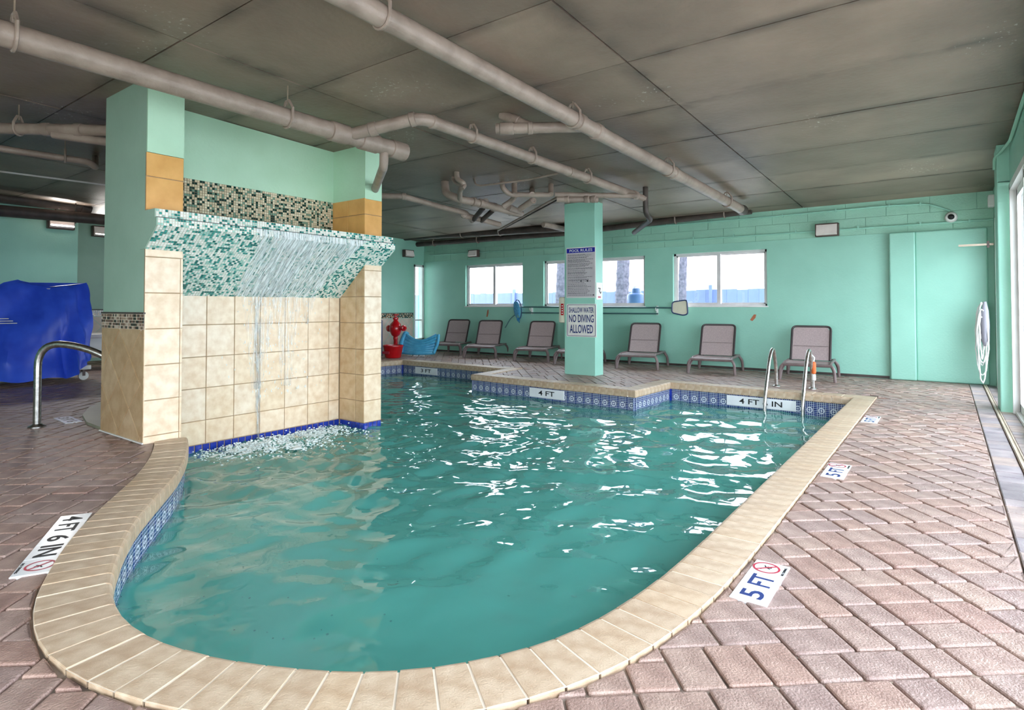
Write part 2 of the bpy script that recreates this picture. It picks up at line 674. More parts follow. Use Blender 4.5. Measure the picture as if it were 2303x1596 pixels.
def fillet(pts, r, n=6):
    pts = [Vector(p) for p in pts]
    out = [pts[0]]
    for i in range(1, len(pts) - 1):
        a, b, c = pts[i - 1], pts[i], pts[i + 1]
        d1, d2 = (a - b), (c - b)
        rr = min(r, d1.length * 0.49, d2.length * 0.49)
        s, e = b + d1.normalized() * rr, b + d2.normalized() * rr
        for k in range(n + 1):
            t = k / n
            out.append(s * (1 - t) ** 2 + b * 2 * t * (1 - t) + e * t * t)
    out.append(pts[-1])
    return out


def text_mesh(txt, w, h, mname, extr=0.0008):
    cu = bpy.data.curves.new('lettering', 'FONT')
    cu.body = txt
    cu.align_x = 'CENTER'
    cu.align_y = 'CENTER'
    cu.extrude = extr
    cu.offset = 0.012
    cu.resolution_u = 3
    o = bpy.data.objects.new('lettering_tmp', cu)
    COL.objects.link(o)
    dg = bpy.context.evaluated_depsgraph_get()
    me = bpy.data.meshes.new_from_object(o.evaluated_get(dg))
    bpy.data.objects.remove(o)
    co = np.array([q.co[:] for q in me.vertices])
    lo, hi = co.min(0), co.max(0)
    for q in me.vertices:
        q.co.x = (q.co.x - (lo[0] + hi[0]) / 2) * w / max(hi[0] - lo[0], 1e-6)
        q.co.y = (q.co.y - (lo[1] + hi[1]) / 2) * h / max(hi[1] - lo[1], 1e-6)
    me.materials.clear()
    me.materials.append(M[mname])
    me.name = 'lettering'
    return me


def put_text(txt, w, h, mname, parent, c, ex, ey, **tags):
    """lettering centred at c (parent space); ex reading direction, ey up"""
    me = text_mesh(txt, w, h, mname)
    ex, ey = Vector(ex).normalized(), Vector(ey).normalized()
    ez = ex.cross(ey)
    mt = Matrix((ex, ey, ez)).transposed().to_4x4()
    mt.translation = Vector(c)
    me.transform(mt)
    return place('lettering', me, parent, **tags)


# ------------------------------------------------------------------ pool outline (inner edge of the coping)
def catmull(P, n=6):
    out = []
    for i in range(len(P) - 1):
        p0 = Vector(P[max(i - 1, 0)]); p1 = Vector(P[i]); p2 = Vector(P[i + 1]); p3 = Vector(P[min(i + 2, len(P) - 1)])
        for k in range(n):
            t = k / n
            out.append(0.5 * ((2 * p1) + (p2 - p0) * t + (2 * p0 - 5 * p1 + 4 * p2 - p3) * t * t + (3 * p1 - p0 - 3 * p2 + p3) * t ** 3))
    out.append(Vector(P[-1]))
    return out


CURVE = catmull([(-5.62, 2.60), (-5.28, 2.45), (-4.87, 2.24), (-4.47, 2.0), (-4.16, 1.78), (-3.87, 1.57), (-3.62, 1.40), (-3.33, 1.235),
                 (-3.03, 1.09), (-2.85, 1.02), (-2.66, .975), (-2.48, .96), (-2.28, .98), (-2.08, 1.03), (-1.90, 1.10), (-1.73, 1.185),
                 (-1.58, 1.28), (-1.46, 1.38), (-1.36, 1.49), (-1.25, 1.65), (-1.16, 1.84), (-1.10, 2.06), (-1.055, 2.38), (-1.035, 2.75), (-1.03, 3.15)])
FAR = [Vector(p) for p in [(-1.03, 3.15), (-1.02, 8.93), (-3.52, 9.0), (-3.58, 7.80), (-6.80, 7.98), (-6.9, 9.1), (-9.80, 9.15), (-9.92, 8.3), (-9.2, 6.6), (-7.9, 5.45), (-6.75, 5.05)]]
POOL = [Vector(p) for p in CURVE] + FAR[1:] + [Vector((-6.12, 4.95)), Vector((-6.12, 2.60))]
CW = 0.262
ZW = -0.28


def seg_normal(a, b):           # outward (deck side): path runs counter-clockwise round the water, deck on its right
    d = (b - a).normalized()
    return Vector((d.y, -d.x))


stones = []                     # (in_a, in_b, out_b, out_a)
# curved run
L_ = [0.0]
for i in range(1, len(CURVE)):
    L_.append(L_[-1] + (CURVE[i] - CURVE[i - 1]).length)


def curve_at(s):
    s = max(0, min(s, L_[-1] - 1e-6))
    i = int(np.searchsorted(L_, s, side='right')) - 1
    t = (s - L_[i]) / (L_[i + 1] - L_[i])
    p = CURVE[i].lerp(CURVE[i + 1], t)
    na = seg_normal(CURVE[max(i - 2, 0)], CURVE[min(i + 3, len(CURVE) - 1)])
    return p, na


ns = int(round(L_[-1] / 0.112))
cur = [curve_at(L_[-1] * k / ns) for k in range(ns + 1)]
for k in range(ns):
    (pa, na), (pb, nb) = cur[k], cur[k + 1]
    if k == ns - 1:
        nb = seg_normal(FAR[0], FAR[1])
    stones.append((pa, pb, pb + nb * CW, pa + na * CW))
# straight runs with mitred corners
outer_path = [p + n * CW for p, n in cur]
for i in range(len(FAR) - 1):
    a, b = FAR[i], FAR[i + 1]
    d = (b - a).normalized()
    n = seg_normal(a, b)
    ln_ = (b - a).length

    def mitre(u, v):
        n1, n2 = seg_normal(*u), seg_normal(*v)
        return (n1 + n2) * (CW / (1 + n1.dot(n2)))
    oa = a + (mitre((FAR[i - 1], a), (a, b)) if i > 0 else n * CW)
    ob = b + (mitre((a, b), (b, FAR[i + 2])) if i < len(FAR) - 2 else n * CW)
    ta, tb = (oa - a).dot(d), (ob - a).dot(d)
    m_ = max(1, int(round(ln_ / 0.118)))
    for k in range(m_):
        t0, t1 = ln_ * k / m_, ln_ * (k + 1) / m_
        u0 = ta if k == 0 else max(ta, min(tb, t0))
        u1 = tb if k == m_ - 1 else max(ta, min(tb, t1))
        stones.append((a + d * t0, a + d * t1, a + d * u1 + n * CW, a + d * u0 + n * CW))
    outer_path.append(ob)
OUTER = [Vector((p.x, p.y)) for p in outer_path]
OUT_LOOP = OUTER + [Vector((-6.4, 4.9)), Vector((-6.4, 2.4)), Vector((-5.72, 2.3))]


def inside(pt, loop):
    x, y = pt[0], pt[1]
    c = False
    j = len(loop) - 1
    for i in range(len(loop)):
        xi, yi, xj, yj = loop[i][0], loop[i][1], loop[j][0], loop[j][1]
        if (yi > y) != (yj > y) and x < (xj - xi) * (y - yi) / (yj - yi) + xi:
            c = not c
        j = i
    return c


# ------------------------------------------------------------------ floor: bed, pavers
XR = 0.265                       # edge of the paver field on the right
FX0, FX1, FY0, FY1 = -15.6, 0.80, -4.0, 11.74
bm = bmesh.new()
rect = [bm.verts.new((x, y, -0.016)) for x, y in ((FX0, FY0), (FX1, FY0), (FX1, FY1), (FX0, FY1))]
hole_pts = [Vector(p) for p in POOL]
hole_pts = [p for i, p in enumerate(hole_pts) if i % 2 == 0 or i > len(CURVE) - 2]
ed = [bm.edges.new((rect[i], rect[(i + 1) % 4])) for i in range(4)]


def push_out(i):
    a, b, c = hole_pts[i - 1], hole_pts[i], hole_pts[(i + 1) % len(hole_pts)]
    n1, n2 = seg_normal(a, b), seg_normal(b, c)
    return b + (n1 + n2) * (0.06 / max(1 + n1.dot(n2), 0.3))


hv = [bm.verts.new((*push_out(i), -0.016)) for i in range(len(hole_pts))]
ed += [bm.edges.new((hv[i], hv[(i + 1) % len(hv)])) for i in range(len(hv))]
bmesh.ops.triangle_fill(bm, edges=ed, use_beauty=True)
floor = MB().bm(bm).build('floor', 'sand', label='brick-red and grey paver deck around the pool', kind='structure')

# modular pattern: 9x6, 6x9 and 6x6 inch pavers on a 3-inch grid, solved on a torus
GX, GY = 22, 24


def solve_pattern():
    rnd = random.Random(5)
    grid = [[-1] * GX for _ in range(GY)]
    pieces = []

    def first():
        for y in range(GY):
            for x in range(GX):
                if grid[y][x] < 0:
                    return x, y
        return None
    stack_limit = [0]

    def rec():
        stack_limit[0] += 1
        if stack_limit[0] > 200000:
            return False
        f = first()
        if f is None:
            return True
        x, y = f
        opts = [(3, 2)] * 3 + [(2, 3)] * 2 + [(2, 2)]
        rnd.shuffle(opts)
        seen = set()
        for w, h in opts:
            if (w, h) in seen:
                continue
            seen.add((w, h))
            cells = [((x + i) % GX, (y + j) % GY) for i in range(w) for j in range(h)]
            if any(grid[b][a] >= 0 for a, b in cells):
                continue
            for a, b in cells:
                grid[b][a] = len(pieces)
            pieces.append((x, y, w, h))
            if rec():
                return True
            pieces.pop()
            for a, b in cells:
                grid[b][a] = -1
        return False
    import sys
    sys.setrecursionlimit(5000)
    rec()
    return pieces


PAT = solve_pattern()
UNIT = 0.0762
ANG = math.radians(41)
E1 = Vector((math.cos(ANG), math.sin(ANG)))
E2 = Vector((-math.sin(ANG), math.cos(ANG)))
COLUMNS = [(-6.62, -5.67, 2.24, 2.62), (-6.62, -5.67, 2.3, 4.95), (-5.56, -4.94, 9.13, 9.43)]


def seg_near(p):
    best = None
    for i in range(len(OUTER) - 1):
        a, b = OUTER[i], OUTER[i + 1]
        d = b - a
        t = max(0, min(1, (p - a).dot(d) / max(d.length_squared, 1e-9)))
        q = a + d * t
        dist = (p - q).length
        if best is None or dist < best[0]:
            best = (dist, q, i)
    return best


OUTN = np.array([[p.x, p.y] for p in OUTER])


def clip_deck(poly):
    c = Vector((sum(p[0] for p in poly) / len(poly), sum(p[1] for p in poly) / len(poly)))
    # quick distance to the outline
    seg = OUTN[1:] - OUTN[:-1]
    rel = np.array([c.x, c.y]) - OUTN[:-1]
    t = np.clip((rel * seg).sum(1) / np.maximum((seg ** 2).sum(1), 1e-9), 0, 1)
    dd = np.hypot(*(rel - seg * t[:, None]).T)
    if dd.min() > 0.17:
        return None if inside(c, OUT_LOOP) else poly
    for i in np.argsort(dd)[:2]:
        if dd[i] > 0.17:
            continue
        a, b = OUTER[i], OUTER[i + 1]
        d = (b - a).normalized()
        nrm = Vector((d.y, -d.x))
        # at an outside corner of the deck only one side has to cut
        if len(poly) >= 3:
            poly = clip(poly, a + nrm * 0.004, nrm)
    if len(poly) < 3 or area(poly) < 0.0006:
        return None
    c = (sum(p[0] for p in poly) / len(poly), sum(p[1] for p in poly) / len(poly))
    return None if inside(c, OUT_LOOP) else poly


def chamfer_poly(poly, k):
    out = []
    n = len(poly)
    for i in range(n):
        a, b, c = Vector(poly[i - 1]), Vector(poly[i]), Vector(poly[(i + 1) % n])
        d1, d2 = a - b, c - b
        if d1.length < 4 * k or d2.length < 4 * k:
            out.append(tuple(b))
            continue
        out.append(tuple(b + d1.normalized() * k))
        out.append(tuple(b + d2.normalized() * k))
    return out


pav = []
PW, PH = GX * UNIT, GY * UNIT
for bi in range(-12, 14):
    for bj in range(-10, 14):
        base = E1 * (bi * PW) + E2 * (bj * PH)
        if not (-18.5 < base.x < 3 and -4.5 < base.y < 14):
            continue
        for (x, y, w, h) in PAT:
            g = 0.0045
            r = [(x * UNIT + g, y * UNIT + g), ((x + w) * UNIT - g, y * UNIT + g), ((x + w) * UNIT - g, (y + h) * UNIT - g), (x * UNIT + g, (y + h) * UNIT - g)]
            poly = []
            for a, b in r:
                p = base + E1 * (a + random.uniform(-.002, .002)) + E2 * (b + random.uniform(-.002, .002))
                poly.append((p.x, p.y))
            cx = sum(p[0] for p in poly) / 4
            cy = sum(p[1] for p in poly) / 4
            if cx < -14.1 or cx > XR + .15 or cy < -0.3 or cy > 11.8:
                continue
            if any(x0 + .1 < cx < x1 - .1 and y0 + .1 < cy < y1 - .1 for x0, x1, y0, y1 in COLUMNS):
                continue
            if max(p[0] for p in poly) > XR:
                poly = clip(poly, (XR, 0), (-1, 0))
                if len(poly) < 3 or area(poly) < 0.0008:
                    continue
            if max(p[1] for p in poly) > 11.66:
                poly = clip(poly, (0, 11.66), (0, -1))
                if len(poly) < 3 or area(poly) < 0.0008:
                    continue
            poly = clip_deck(poly)
            if not poly:
                continue
            pav.append(poly)
info = []
for poly in pav:
    c = (sum(p[0] for p in poly) / len(poly), sum(p[1] for p in poly) / len(poly), 0)
    u, v, k = proj(c)
    vis = k > 0.2 and -40 < u < 2343 and 600 < v < 1640
    info.append((k if vis else 1e6, poly))
info.sort(key=lambda q: q[0])


def add_paver(mb, poly, c, big):
    hz = random.uniform(-0.0025, 0.0015)
    tx, ty = random.uniform(-.012, .012), random.uniform(-.012, .012)
    q = chamfer_poly(poly, 0.007 if big else 0.005)
    T = lambda a, b, d: (a - c[0], b - c[1], d + hz + (a - c[0]) * tx + (b - c[1]) * ty if d > -0.02 else d)
    tone = random.random() * 0.98 + 0.011
    n = len(q)
    i1, i2 = inset(q, 0.004), inset(q, 0.010)
    rings = [(q, -0.03), (q, -0.009), (i1, -0.0035), (i2, -0.002)]
    V = [T(a, b, z) for ring, z in rings for a, b in ring]
    Fc = [(r * n + i, r * n + (i + 1) % n, (r + 1) * n + (i + 1) % n, (r + 1) * n + i) for r in range(3) for i in range(n)]
    Fc.append(tuple(range(3 * n, 4 * n)))
    mb.add(V, Fc, tone)


field = MB()
for i, (k, poly) in enumerate(info):
    if i < 300 and k < 1e5:
        c = (sum(p[0] for p in poly) / len(poly), sum(p[1] for p in poly) / len(poly))
        mb = MB()
        add_paver(mb, poly, c, True)
        mb.build('paver', 'paver', floor, loc=(c[0], c[1], 0))
    else:
        c = (sum(p[0] for p in poly) / len(poly), sum(p[1] for p in poly) / len(poly))
        one = MB()
        add_paver(one, poly, c, False)
        field.add([(a + c[0], b + c[1], z) for a, b, z in one.v], one.f, one.t[0])
field.build('paver_field', 'paver', floor, kind='stuff')

# border course and door track along the right
y = 1.2
while y < 11.6:
    l = random.choice((0.23, 0.31, 0.155))
    mb = MB()
    mb.slab([(XR + .008, y), (XR + .165, y), (XR + .165, y + l - .006), (XR + .008, y + l - .006)], lambda a, b, d: (a, b, d), -0.03, -0.001 + random.uniform(-.002, .002), 0.005, random.random())
    mb.build('border_paver', 'border_paver', floor)
    mb = MB()
    mb.slab([(XR + .222, y), (XR + .40, y), (XR + .40, y + l - .006), (XR + .222, y + l - .006)], lambda a, b, d: (a, b, d), -0.03, -0.003, 0.005, random.random())
    mb.build('border_paver', 'border_paver', floor)
    y += l
tr = MB()
tr.box(XR + .172, XR + .216, 0.8, 11.6, -0.02, 0.006)
tr.box(XR + .176, XR + .184, 0.8, 11.6, 0.006, 0.014)
tr.box(XR + .204, XR + .212, 0.8, 11.6, 0.006, 0.014)
tr.build('door_track', 'track', label='long pale metal sliding door track set in the deck at right', category='track')

# ------------------------------------------------------------------ pool basin, coping, waterline tiles
pool = empty('pool_basin', (0, 0, 0), label='freeform pool basin with tan stone coping and blue waterline tiles', kind='structure')
wallp = MB()
n = len(POOL)
ring = []
for i in range(n):
    n1, n2 = seg_normal(POOL[i - 1], POOL[i]), seg_normal(POOL[i], POOL[(i + 1) % n])
    ring.append(POOL[i] + (n1 + n2) * (0.03 / max(1 + n1.dot(n2), 0.3)))
bm = bmesh.new()
top = [bm.verts.new((*p, -0.09)) for p in ring]
bot = [bm.verts.new((*p, -1.45)) for p in ring]
for i in range(n):
    bm.faces.new((top[i], top[(i + 1) % n], bot[(i + 1) % n], bot[i]))
fl = bm.faces.new(bot)
bmesh.ops.triangulate(bm, faces=[fl])
wallp.bm(bm).build('shell', 'plaster', pool)
bk_ = MB()
nb_ = len(CURVE) + 7
for i in range(nb_ - 1):
    na_, nc_ = ring[i], ring[i + 1]
    o1 = (POOL[i] - na_) * .08
    o2 = (POOL[i + 1] - nc_) * .08
    p_, q_ = na_ + o1, nc_ + o2
    bk_.add([(p_.x, p_.y, -.092), (q_.x, q_.y, -.092), (q_.x, q_.y, -.33), (p_.x, p_.y, -.33)], [(0, 1, 2, 3)])
bk_.build('tile_backing', 'blue_tile', pool)

PROF = [(1.0, -0.095), (1.0, 0.004), (0.985, 0.008), (0.10, 0.008), (0.05, 0.004), (0.015, -0.006), (0.0, -0.024), (0.0, -0.08), (0.02, -0.095)]
bed = MB()
for (ia, ib, ob, oa) in stones:
    g = 0.005 if ia.y < 3.1 else 0.003

    def gap(p, q):
        d = (q - p)
        return (p + d.normalized() * g, q - d.normalized() * g) if d.length > 3 * g else (p, q)
    A, B = gap(ia, ib)
    D, C = gap(oa, ob)
    c = (ia + ib + oa + ob) / 4
    V, k = [], len(PROF)
    tilt = random.uniform(-.0015, .0015)
    for (p, q) in ((A, D), (B, C)):
        for s, z in PROF:
            w = p.lerp(q, s)
            V.append((w.x - c.x, w.y - c.y, z + tilt))
    Fc = [(i, (i + 1) % k, k + (i + 1) % k, k + i) for i in range(k)] + [tuple(range(k))[::-1], tuple(range(k, 2 * k))]
    mb = MB()
    mb.add(V, Fc, random.random() * .96 + .02)
    mb.build('coping_stone', 'coping', pool, loc=(c.x, c.y, 0))
    i2, i3 = ia.lerp(oa, .012), ib.lerp(ob, .012)
    j2, j3 = ia.lerp(oa, .10), ib.lerp(ob, .10)
    bed.add([(j2.x, j2.y, .0055), (j3.x, j3.y, .0055), (ob.x, ob.y, .0055), (oa.x, oa.y, .0055), (i2.x, i2.y, -.022), (i3.x, i3.y, -.022), (i2.x, i2.y, -.08), (i3.x, i3.y, -.08)], [(0, 1, 2, 3), (0, 4, 5, 1), (4, 6, 7, 5)])
bed.build('coping_grout', 'grout_light', pool)

wt = MB().box(-.0735, .0735, 0, .008, -.12, .12, .003).mesh('waterline_tile', 'waterline')
path = [Vector((p.x, p.y)) for p in CURVE] + FAR[1:8]


def along(path, step):
    out = []
    for i in range(len(path) - 1):
        pass
    acc = []
    tot = [0]
    for i in range(1, len(path)):
        tot.append(tot[-1] + (path[i] - path[i - 1]).length)
    s = step / 2
    while s < tot[-1]:
        i = int(np.searchsorted(tot, s, side='right')) - 1
        t = (s - tot[i]) / (tot[i + 1] - tot[i])
        p = path[i].lerp(path[i + 1], t)
        d = (path[i + 1] - path[i]).normalized()
        out.append((p, d))
        s += step
    return out


runs = [[Vector((p.x, p.y)) for p in CURVE]] + [[FAR[i], FAR[i + 1]] for i in range(7)]
spots = []
for rn in runs:
    tl_ = sum((rn[i + 1] - rn[i]).length for i in range(len(rn) - 1))
    spots += along(rn, tl_ / max(1, math.ceil(tl_ / 0.150)))
for p, d in spots:
    nrm = Vector((d.y, -d.x))
    q = p + nrm * 0.026
    place('waterline_tile', wt, pool, (q.x, q.y, -0.215), (0, 0, math.atan2(-d.y, -d.x)))


def wall_marker(px0, px1, a, b, txt, h=0.125):
    """depth plate on the waterline of the straight run a-b between two picture columns"""
    d = (a - b).normalized()                      # reads left to right seen from the water
    nrm = -seg_normal(a, b)                       # towards the water
    def hit(px):
        r = ray(px, 890)
        # intersect horizontally with line a-b
        den = r.x * (b.y - a.y) - r.y * (b.x - a.x)
        t = ((a.x - 0) * (b.y - a.y) - (a.y - 0) * (b.x - a.x)) / den
        return Vector((r.x * t, r.y * t))
    p0, p1 = hit(px0), hit(px1)
    c = (p0 + p1) / 2
    w = (p1 - p0).length
    ex = (p1 - p0).normalized()
    q = c + nrm * -0.012
    mb = MB()
    mb.box(-w / 2, w / 2, -.006, .006, -.075, .07, .002)
    ob = mb.build('depth_plate', 'plate', pool, loc=(q.x, q.y, -0.18))
    ob.rotation_euler = (0, 0, math.atan2(ex.y, ex.x))
    me = text_mesh(txt, w * (0.46 if len(txt) < 6 else 0.62), h * .62, 'black')
    mt = Matrix(((1, 0, 0), (0, 0, 1), (0, -1, 0))).inverted().to_4x4()
    me.transform(Matrix.Rotation(math.pi / 2, 4, 'X'))
    me.transform(Matrix.Translation((0, -0.0072, 0.0)))
    place('lettering', me, ob)


wall_marker(933, 982, FAR[5], FAR[6], '3 FT')
wall_marker(1190, 1268, FAR[3], FAR[4], '4 FT')
wall_marker(1634, 1790, FAR[1], FAR[2], '4 FT 6 IN')
# ------------------------------------------------------------------ water
xs = np.arange(-10.0, -0.95, 0.036)
ys = np.arange(0.9, 9.25, 0.036)
X, Y = np.meshgrid(xs, ys, indexing='ij')
Z = np.zeros_like(X)
SRC = (-5.75, 3.75)
R_ = np.hypot(X - SRC[0], Y - SRC[1])
TH = np.arctan2(Y - SRC[1], X - SRC[0])
for k in range(46):
    lam = math.exp(RNG.uniform(math.log(0.16), math.log(0.9)))
    th = RNG.uniform(0, 2 * math.pi)
    amp = 0.0016 * (lam / 0.35) ** 1.25 * 0.55
    kx, ky = 2 * math.pi / lam * math.cos(th), 2 * math.pi / lam * math.sin(th)
    Z += amp * np.sin(kx * X + ky * Y + RNG.uniform(0, 6.28))
for lam, a in ((0.42, 0.0085), (0.31, 0.007), (0.23, 0.0045), (0.60, 0.007)):
    wob = 0.25 * np.sin(TH * 5 + lam * 20) + 0.14 * np.sin(TH * 11 + lam * 9)
    Z += a * np.exp(-R_ / 3.2) * np.sin(2 * math.pi * (R_ + wob) / lam + lam * 40)
for k in range(26):                     # fine wind-less chop spreading from the fall
    lam = RNG.uniform(0.085, 0.17)
    th = RNG.uniform(0, 2 * math.pi)
    Z += 0.00055 * (0.35 + 1.6 * np.exp(-R_ / 1.8)) * np.sin(2 * math.pi / lam * (math.cos(th) * X + math.sin(th) * Y) + RNG.uniform(0, 6.28))
near = np.exp(-(R_ / 0.75) ** 2)
Z += near * 0.02 * RNG.standard_normal(Z.shape) * 0.6
quiet = 1 - 0.45 * np.exp(-(((X + 1.9) / 1.6) ** 2 + ((Y - 1.4) / 0.9) ** 2))
Z *= quiet * (0.78 + 0.55 * np.exp(-R_ / 2.6))
mask = np.zeros(X.shape, bool)
for i in range(X.shape[0]):
    for j in range(0, X.shape[1]):
        mask[i, j] = inside((X[i, j], Y[i, j]), ring)
mk = mask.copy()
mk[1:, :] |= mask[:-1, :]; mk[:-1, :] |= mask[1:, :]; mk[:, 1:] |= mask[:, :-1]; mk[:, :-1] |= mask[:, 1:]
idx = -np.ones(X.shape, int)
idx[mk] = np.arange(mk.sum())
V = np.stack([X[mk], Y[mk], Z[mk]], 1)
Q = mk[:-1, :-1] & mk[1:, :-1] & mk[1:, 1:] & mk[:-1, 1:]
I, J = np.nonzero(Q)
FQ = np.stack([idx[I, J], idx[I + 1, J], idx[I + 1, J + 1], idx[I, J + 1]], 1)
me = bpy.data.meshes.new('pool_water')
me.from_pydata(V.tolist(), [], FQ.tolist())
me.materials.append(M['water'])
me.polygons.foreach_set('use_smooth', [True] * len(me.polygons))
water = bpy.data.objects.new('pool_water', me)
COL.objects.link(water)
water.location = (0, 0, ZW)
tag(water, 'rippling teal pool water filling the basin', 'water', kind='stuff')


def blob(mb, c, r, squash=1.0):
    bm = bmesh.new()
    bmesh.ops.create_icosphere(bm, subdivisions=1, radius=r)
    for q in bm.verts:
        q.co.z *= squash
        q.co += Vector(c)
    mb.bm(bm)


sp = MB()
for k in range(2600):
    yy = random.gauss(3.75, 0.42)
    xx = -6.06 + abs(random.gauss(0, 0.30))
    if yy < 2.8 or yy > 4.6:
        continue
    r = random.uniform(0.003, 0.015)
    zz = ZW + .004 + abs(random.gauss(0, 0.028)) * math.exp(-abs(xx + 5.95) * 2)
    blob(sp, (xx, yy, zz), r, random.uniform(.35, .9))
for k in range(70):
    yy = random.gauss(3.75, 0.38)
    xx = -6.02 + abs(random.gauss(0, 0.2))
    if 2.8 < yy < 4.6:
        bm = bmesh.new()
        bmesh.ops.create_icosphere(bm, subdivisions=2, radius=random.uniform(.02, .055))
        ph_ = random.uniform(0, 6)
        for q in bm.verts:
            w = 1 + .35 * math.sin(q.co.x * 160 + ph_) * math.sin(q.co.y * 140 + ph_)
            q.co = Vector((xx + q.co.x * w, yy + q.co.y * 1.5 * w, ZW + .006 + q.co.z * .22 * w))
        sp.bm(bm)
sp.build('splash_foam', 'foam', smooth=True, label='white splashing foam where the waterfall meets the pool', category='foam', kind='stuff')
bb = MB()
for k in range(46):
    px, py = random.uniform(420, 900), random.uniform(1090, 1440)
    p = onz(px, py, ZW)
    if inside((p.x, p.y), POOL):
        blob(bb, (p.x, p.y, ZW + 0.004), random.uniform(.003, .007), .7)
bb.build('water_bubbles', M['glass'], smooth=True, label='small clear bubbles floating on the near pool water', category='bubbles', kind='stuff')

# ------------------------------------------------------------------ waterfall wall
AX0, AX1, AY0, AY1 = -6.62, -5.67, 2.24, 2.56
BY0, BY1 = 4.67, 4.94
XREC, XUP = -6.14, -6.30
LIPZ, LIPX = 2.05, -5.43
wf = empty('waterfall_wall', (-6.2, 3.6, 0), label='tiled waterfall wall with mint columns and a glass mosaic ledge', category='waterfall')
wf.matrix_world = Matrix.Identity(4)


def cz_box(mb, x0, x1, y0, y1, z0):
    v = [(x, y, z) for z in (0, 1) for y in (y0, y1) for x in (x0, x1)]
    v = [(x, y, z0 if z == 0 else ceil_z(y) - 0.004) for x, y, z in v]
    mb.add(v, [(0, 2, 3, 1), (4, 5, 7, 6), (0, 1, 5, 4), (2, 6, 7, 3), (0, 4, 6, 2), (1, 3, 7, 5)])
    return mb


G_ = 0.008
cz_box(MB(), AX0 + G_, AX1 - .02, AY0 + G_, AY1, 2.57).build('column_top', 'green_shaded', wf)
cz_box(MB(), AX1 - .021, AX1 - .002, AY0 + G_, AY1, 2.575).build('column_face', 'green_lit', wf)  # thin slab painting the door side brighter than the rest of the column
MB().box(AX0 + G_, AX1 - .016, AY0 + G_, AY1, 1.15, 2.57).build('column_shaft', 'green_shaded', wf)
MB().box(AX1 - .018, AX1 - G_, AY0 + .002, AY1, 1.15, 2.57).build('tile_backing', 'grout_tan', wf)
MB().box(AX0 + G_, AX1 - G_, AY0 + G_, AY1, -0.30, 1.15).build('column_base', 'grout_tan', wf)
MB().box(AX0 + .004, AX1 - .004, AY0 + .006, AY0 + .012, 0, 1.14).build('joint_grout', 'grout_light', wf)
cz_box(MB(), AX0 + .1, AX1 - G_, BY0 + G_, BY1, 2.52).build('column_top', 'green_lit', wf)
MB().box(AX0 + .1, AX1 - G_, BY0 + G_, BY1, -0.9, 2.52).build('column_base', 'grout_tan', wf)
cz_box(MB(), AX0 + .02, XUP, AY1, BY0 + .01, 2.53).build('upper_wall', 'green_lit', wf)
MB().box(AX0 + .02, XUP - G_, AY1, BY0 + .01, 2.0, 2.53).build('mosaic_backing', 'grout_tan', wf)
MB().box(AX0 + .02, XREC - G_, AY1, BY0 + .01, -0.9, 2.0).build('lower_wall', 'grout_tan', wf)


def TX(x):       # plane facing +X: (y, z, depth)
    return lambda a, b, d: (x + d, a, b)


def TY(yy):      # plane facing -Y: (x, z, depth)
    return lambda a, b, d: (a, yy - d, b)


def tiles(T, a_cuts, b_cuts, name, mname, g=0.0035, ch=0.003, parent=wf, thick=(-0.008, 0.0)):
    for i in range(len(a_cuts) - 1):
        for j in range(len(b_cuts) - 1):
            a0, a1, b0, b1 = a_cuts[i] + g, a_cuts[i + 1] - g, b_cuts[j] + g, b_cuts[j + 1] - g
            mb = MB()
            mb.slab([(a0, b0), (a1, b0), (a1, b1), (a0, b1)], T, thick[0], thick[1] + random.uniform(0, .0015), ch, random.random() * .96 + .02)
            mb.build(name, mname, parent)


# column A, pool side: stacked foot-square tiles under a cap
tiles(TX(AX1), [AY0, AY1 - .018], [-0.06, .06, .375, .685, 1.005, 1.325, 1.645], 'tile', 'tile')
tiles(TX(AX1), [AY1 - .018, AY1 + .004], [-0.06, .06, .375, .685, 1.005, 1.325, 1.645], 'edge_trim', 'tile', g=.0015)
tiles(TX(AX1), [AY0, AY1 + .004], [1.645, 1.72], 'cap_tile', 'tile')
tiles(TX(AX1), [AY0, AY1], [2.06, 2.36, 2.575], 'amber_tile', 'tile_amber')
# column B
zc = [-.20, .06, .375, .685, 1.005, 1.325, 1.645]
tiles(TX(AX1), [BY0, BY1], zc, 'tile', 'tile')
tiles(TX(AX1), [BY0, BY1], [1.645, 1.745], 'cap_tile', 'tile')
tiles(TX(AX1), [BY0, BY1], [2.04, 2.33, 2.52], 'amber_tile', 'tile_amber')
tiles(TY(BY0), [XREC, -5.83, AX1], zc + [1.70], 'tile', 'tile_tan')
tiles(TY(BY0), [XUP, -5.99, AX1], [2.0, 2.33, 2.53], 'amber_tile', 'tile_amber')
# recess wall
tiles(TX(XREC), [AY1 + .01, 2.72, 3.014, 3.31, 3.605, 3.91, 4.215, 4.51, BY0 - .008], [-.20, .04, .37, .69, 1.017, 1.32], 'tile', 'tile')
# cobalt band at the water
for k in range(27):
    a = 2.60 + k * (BY0 - 2.60) / 27
    MB().slab([(a + .005, -.205), (a + .071, -.205), (a + .071, -.34), (a + .005, -.34)], TX(XREC), -.008, .002, .003).build('blue_tile', 'blue_tile', wf)
for k in range(6):
    a = XREC + .01 + k * (AX1 - XREC - .01) / 6
    MB().slab([(a + .004, -.205), (a + .07, -.205), (a + .07, -.34), (a + .004, -.34)], TY(BY0), -.008, .002, .003).build('blue_tile', 'blue_tile', wf)
for k in range(4):
    a = BY0 + k * (BY1 - BY0) / 4
    MB().slab([(a + .004, -.205), (a + .062, -.205), (a + .062, -.34), (a + .004, -.34)], TX(AX1), -.008, .002, .003).build('blue_tile', 'blue_tile', wf)


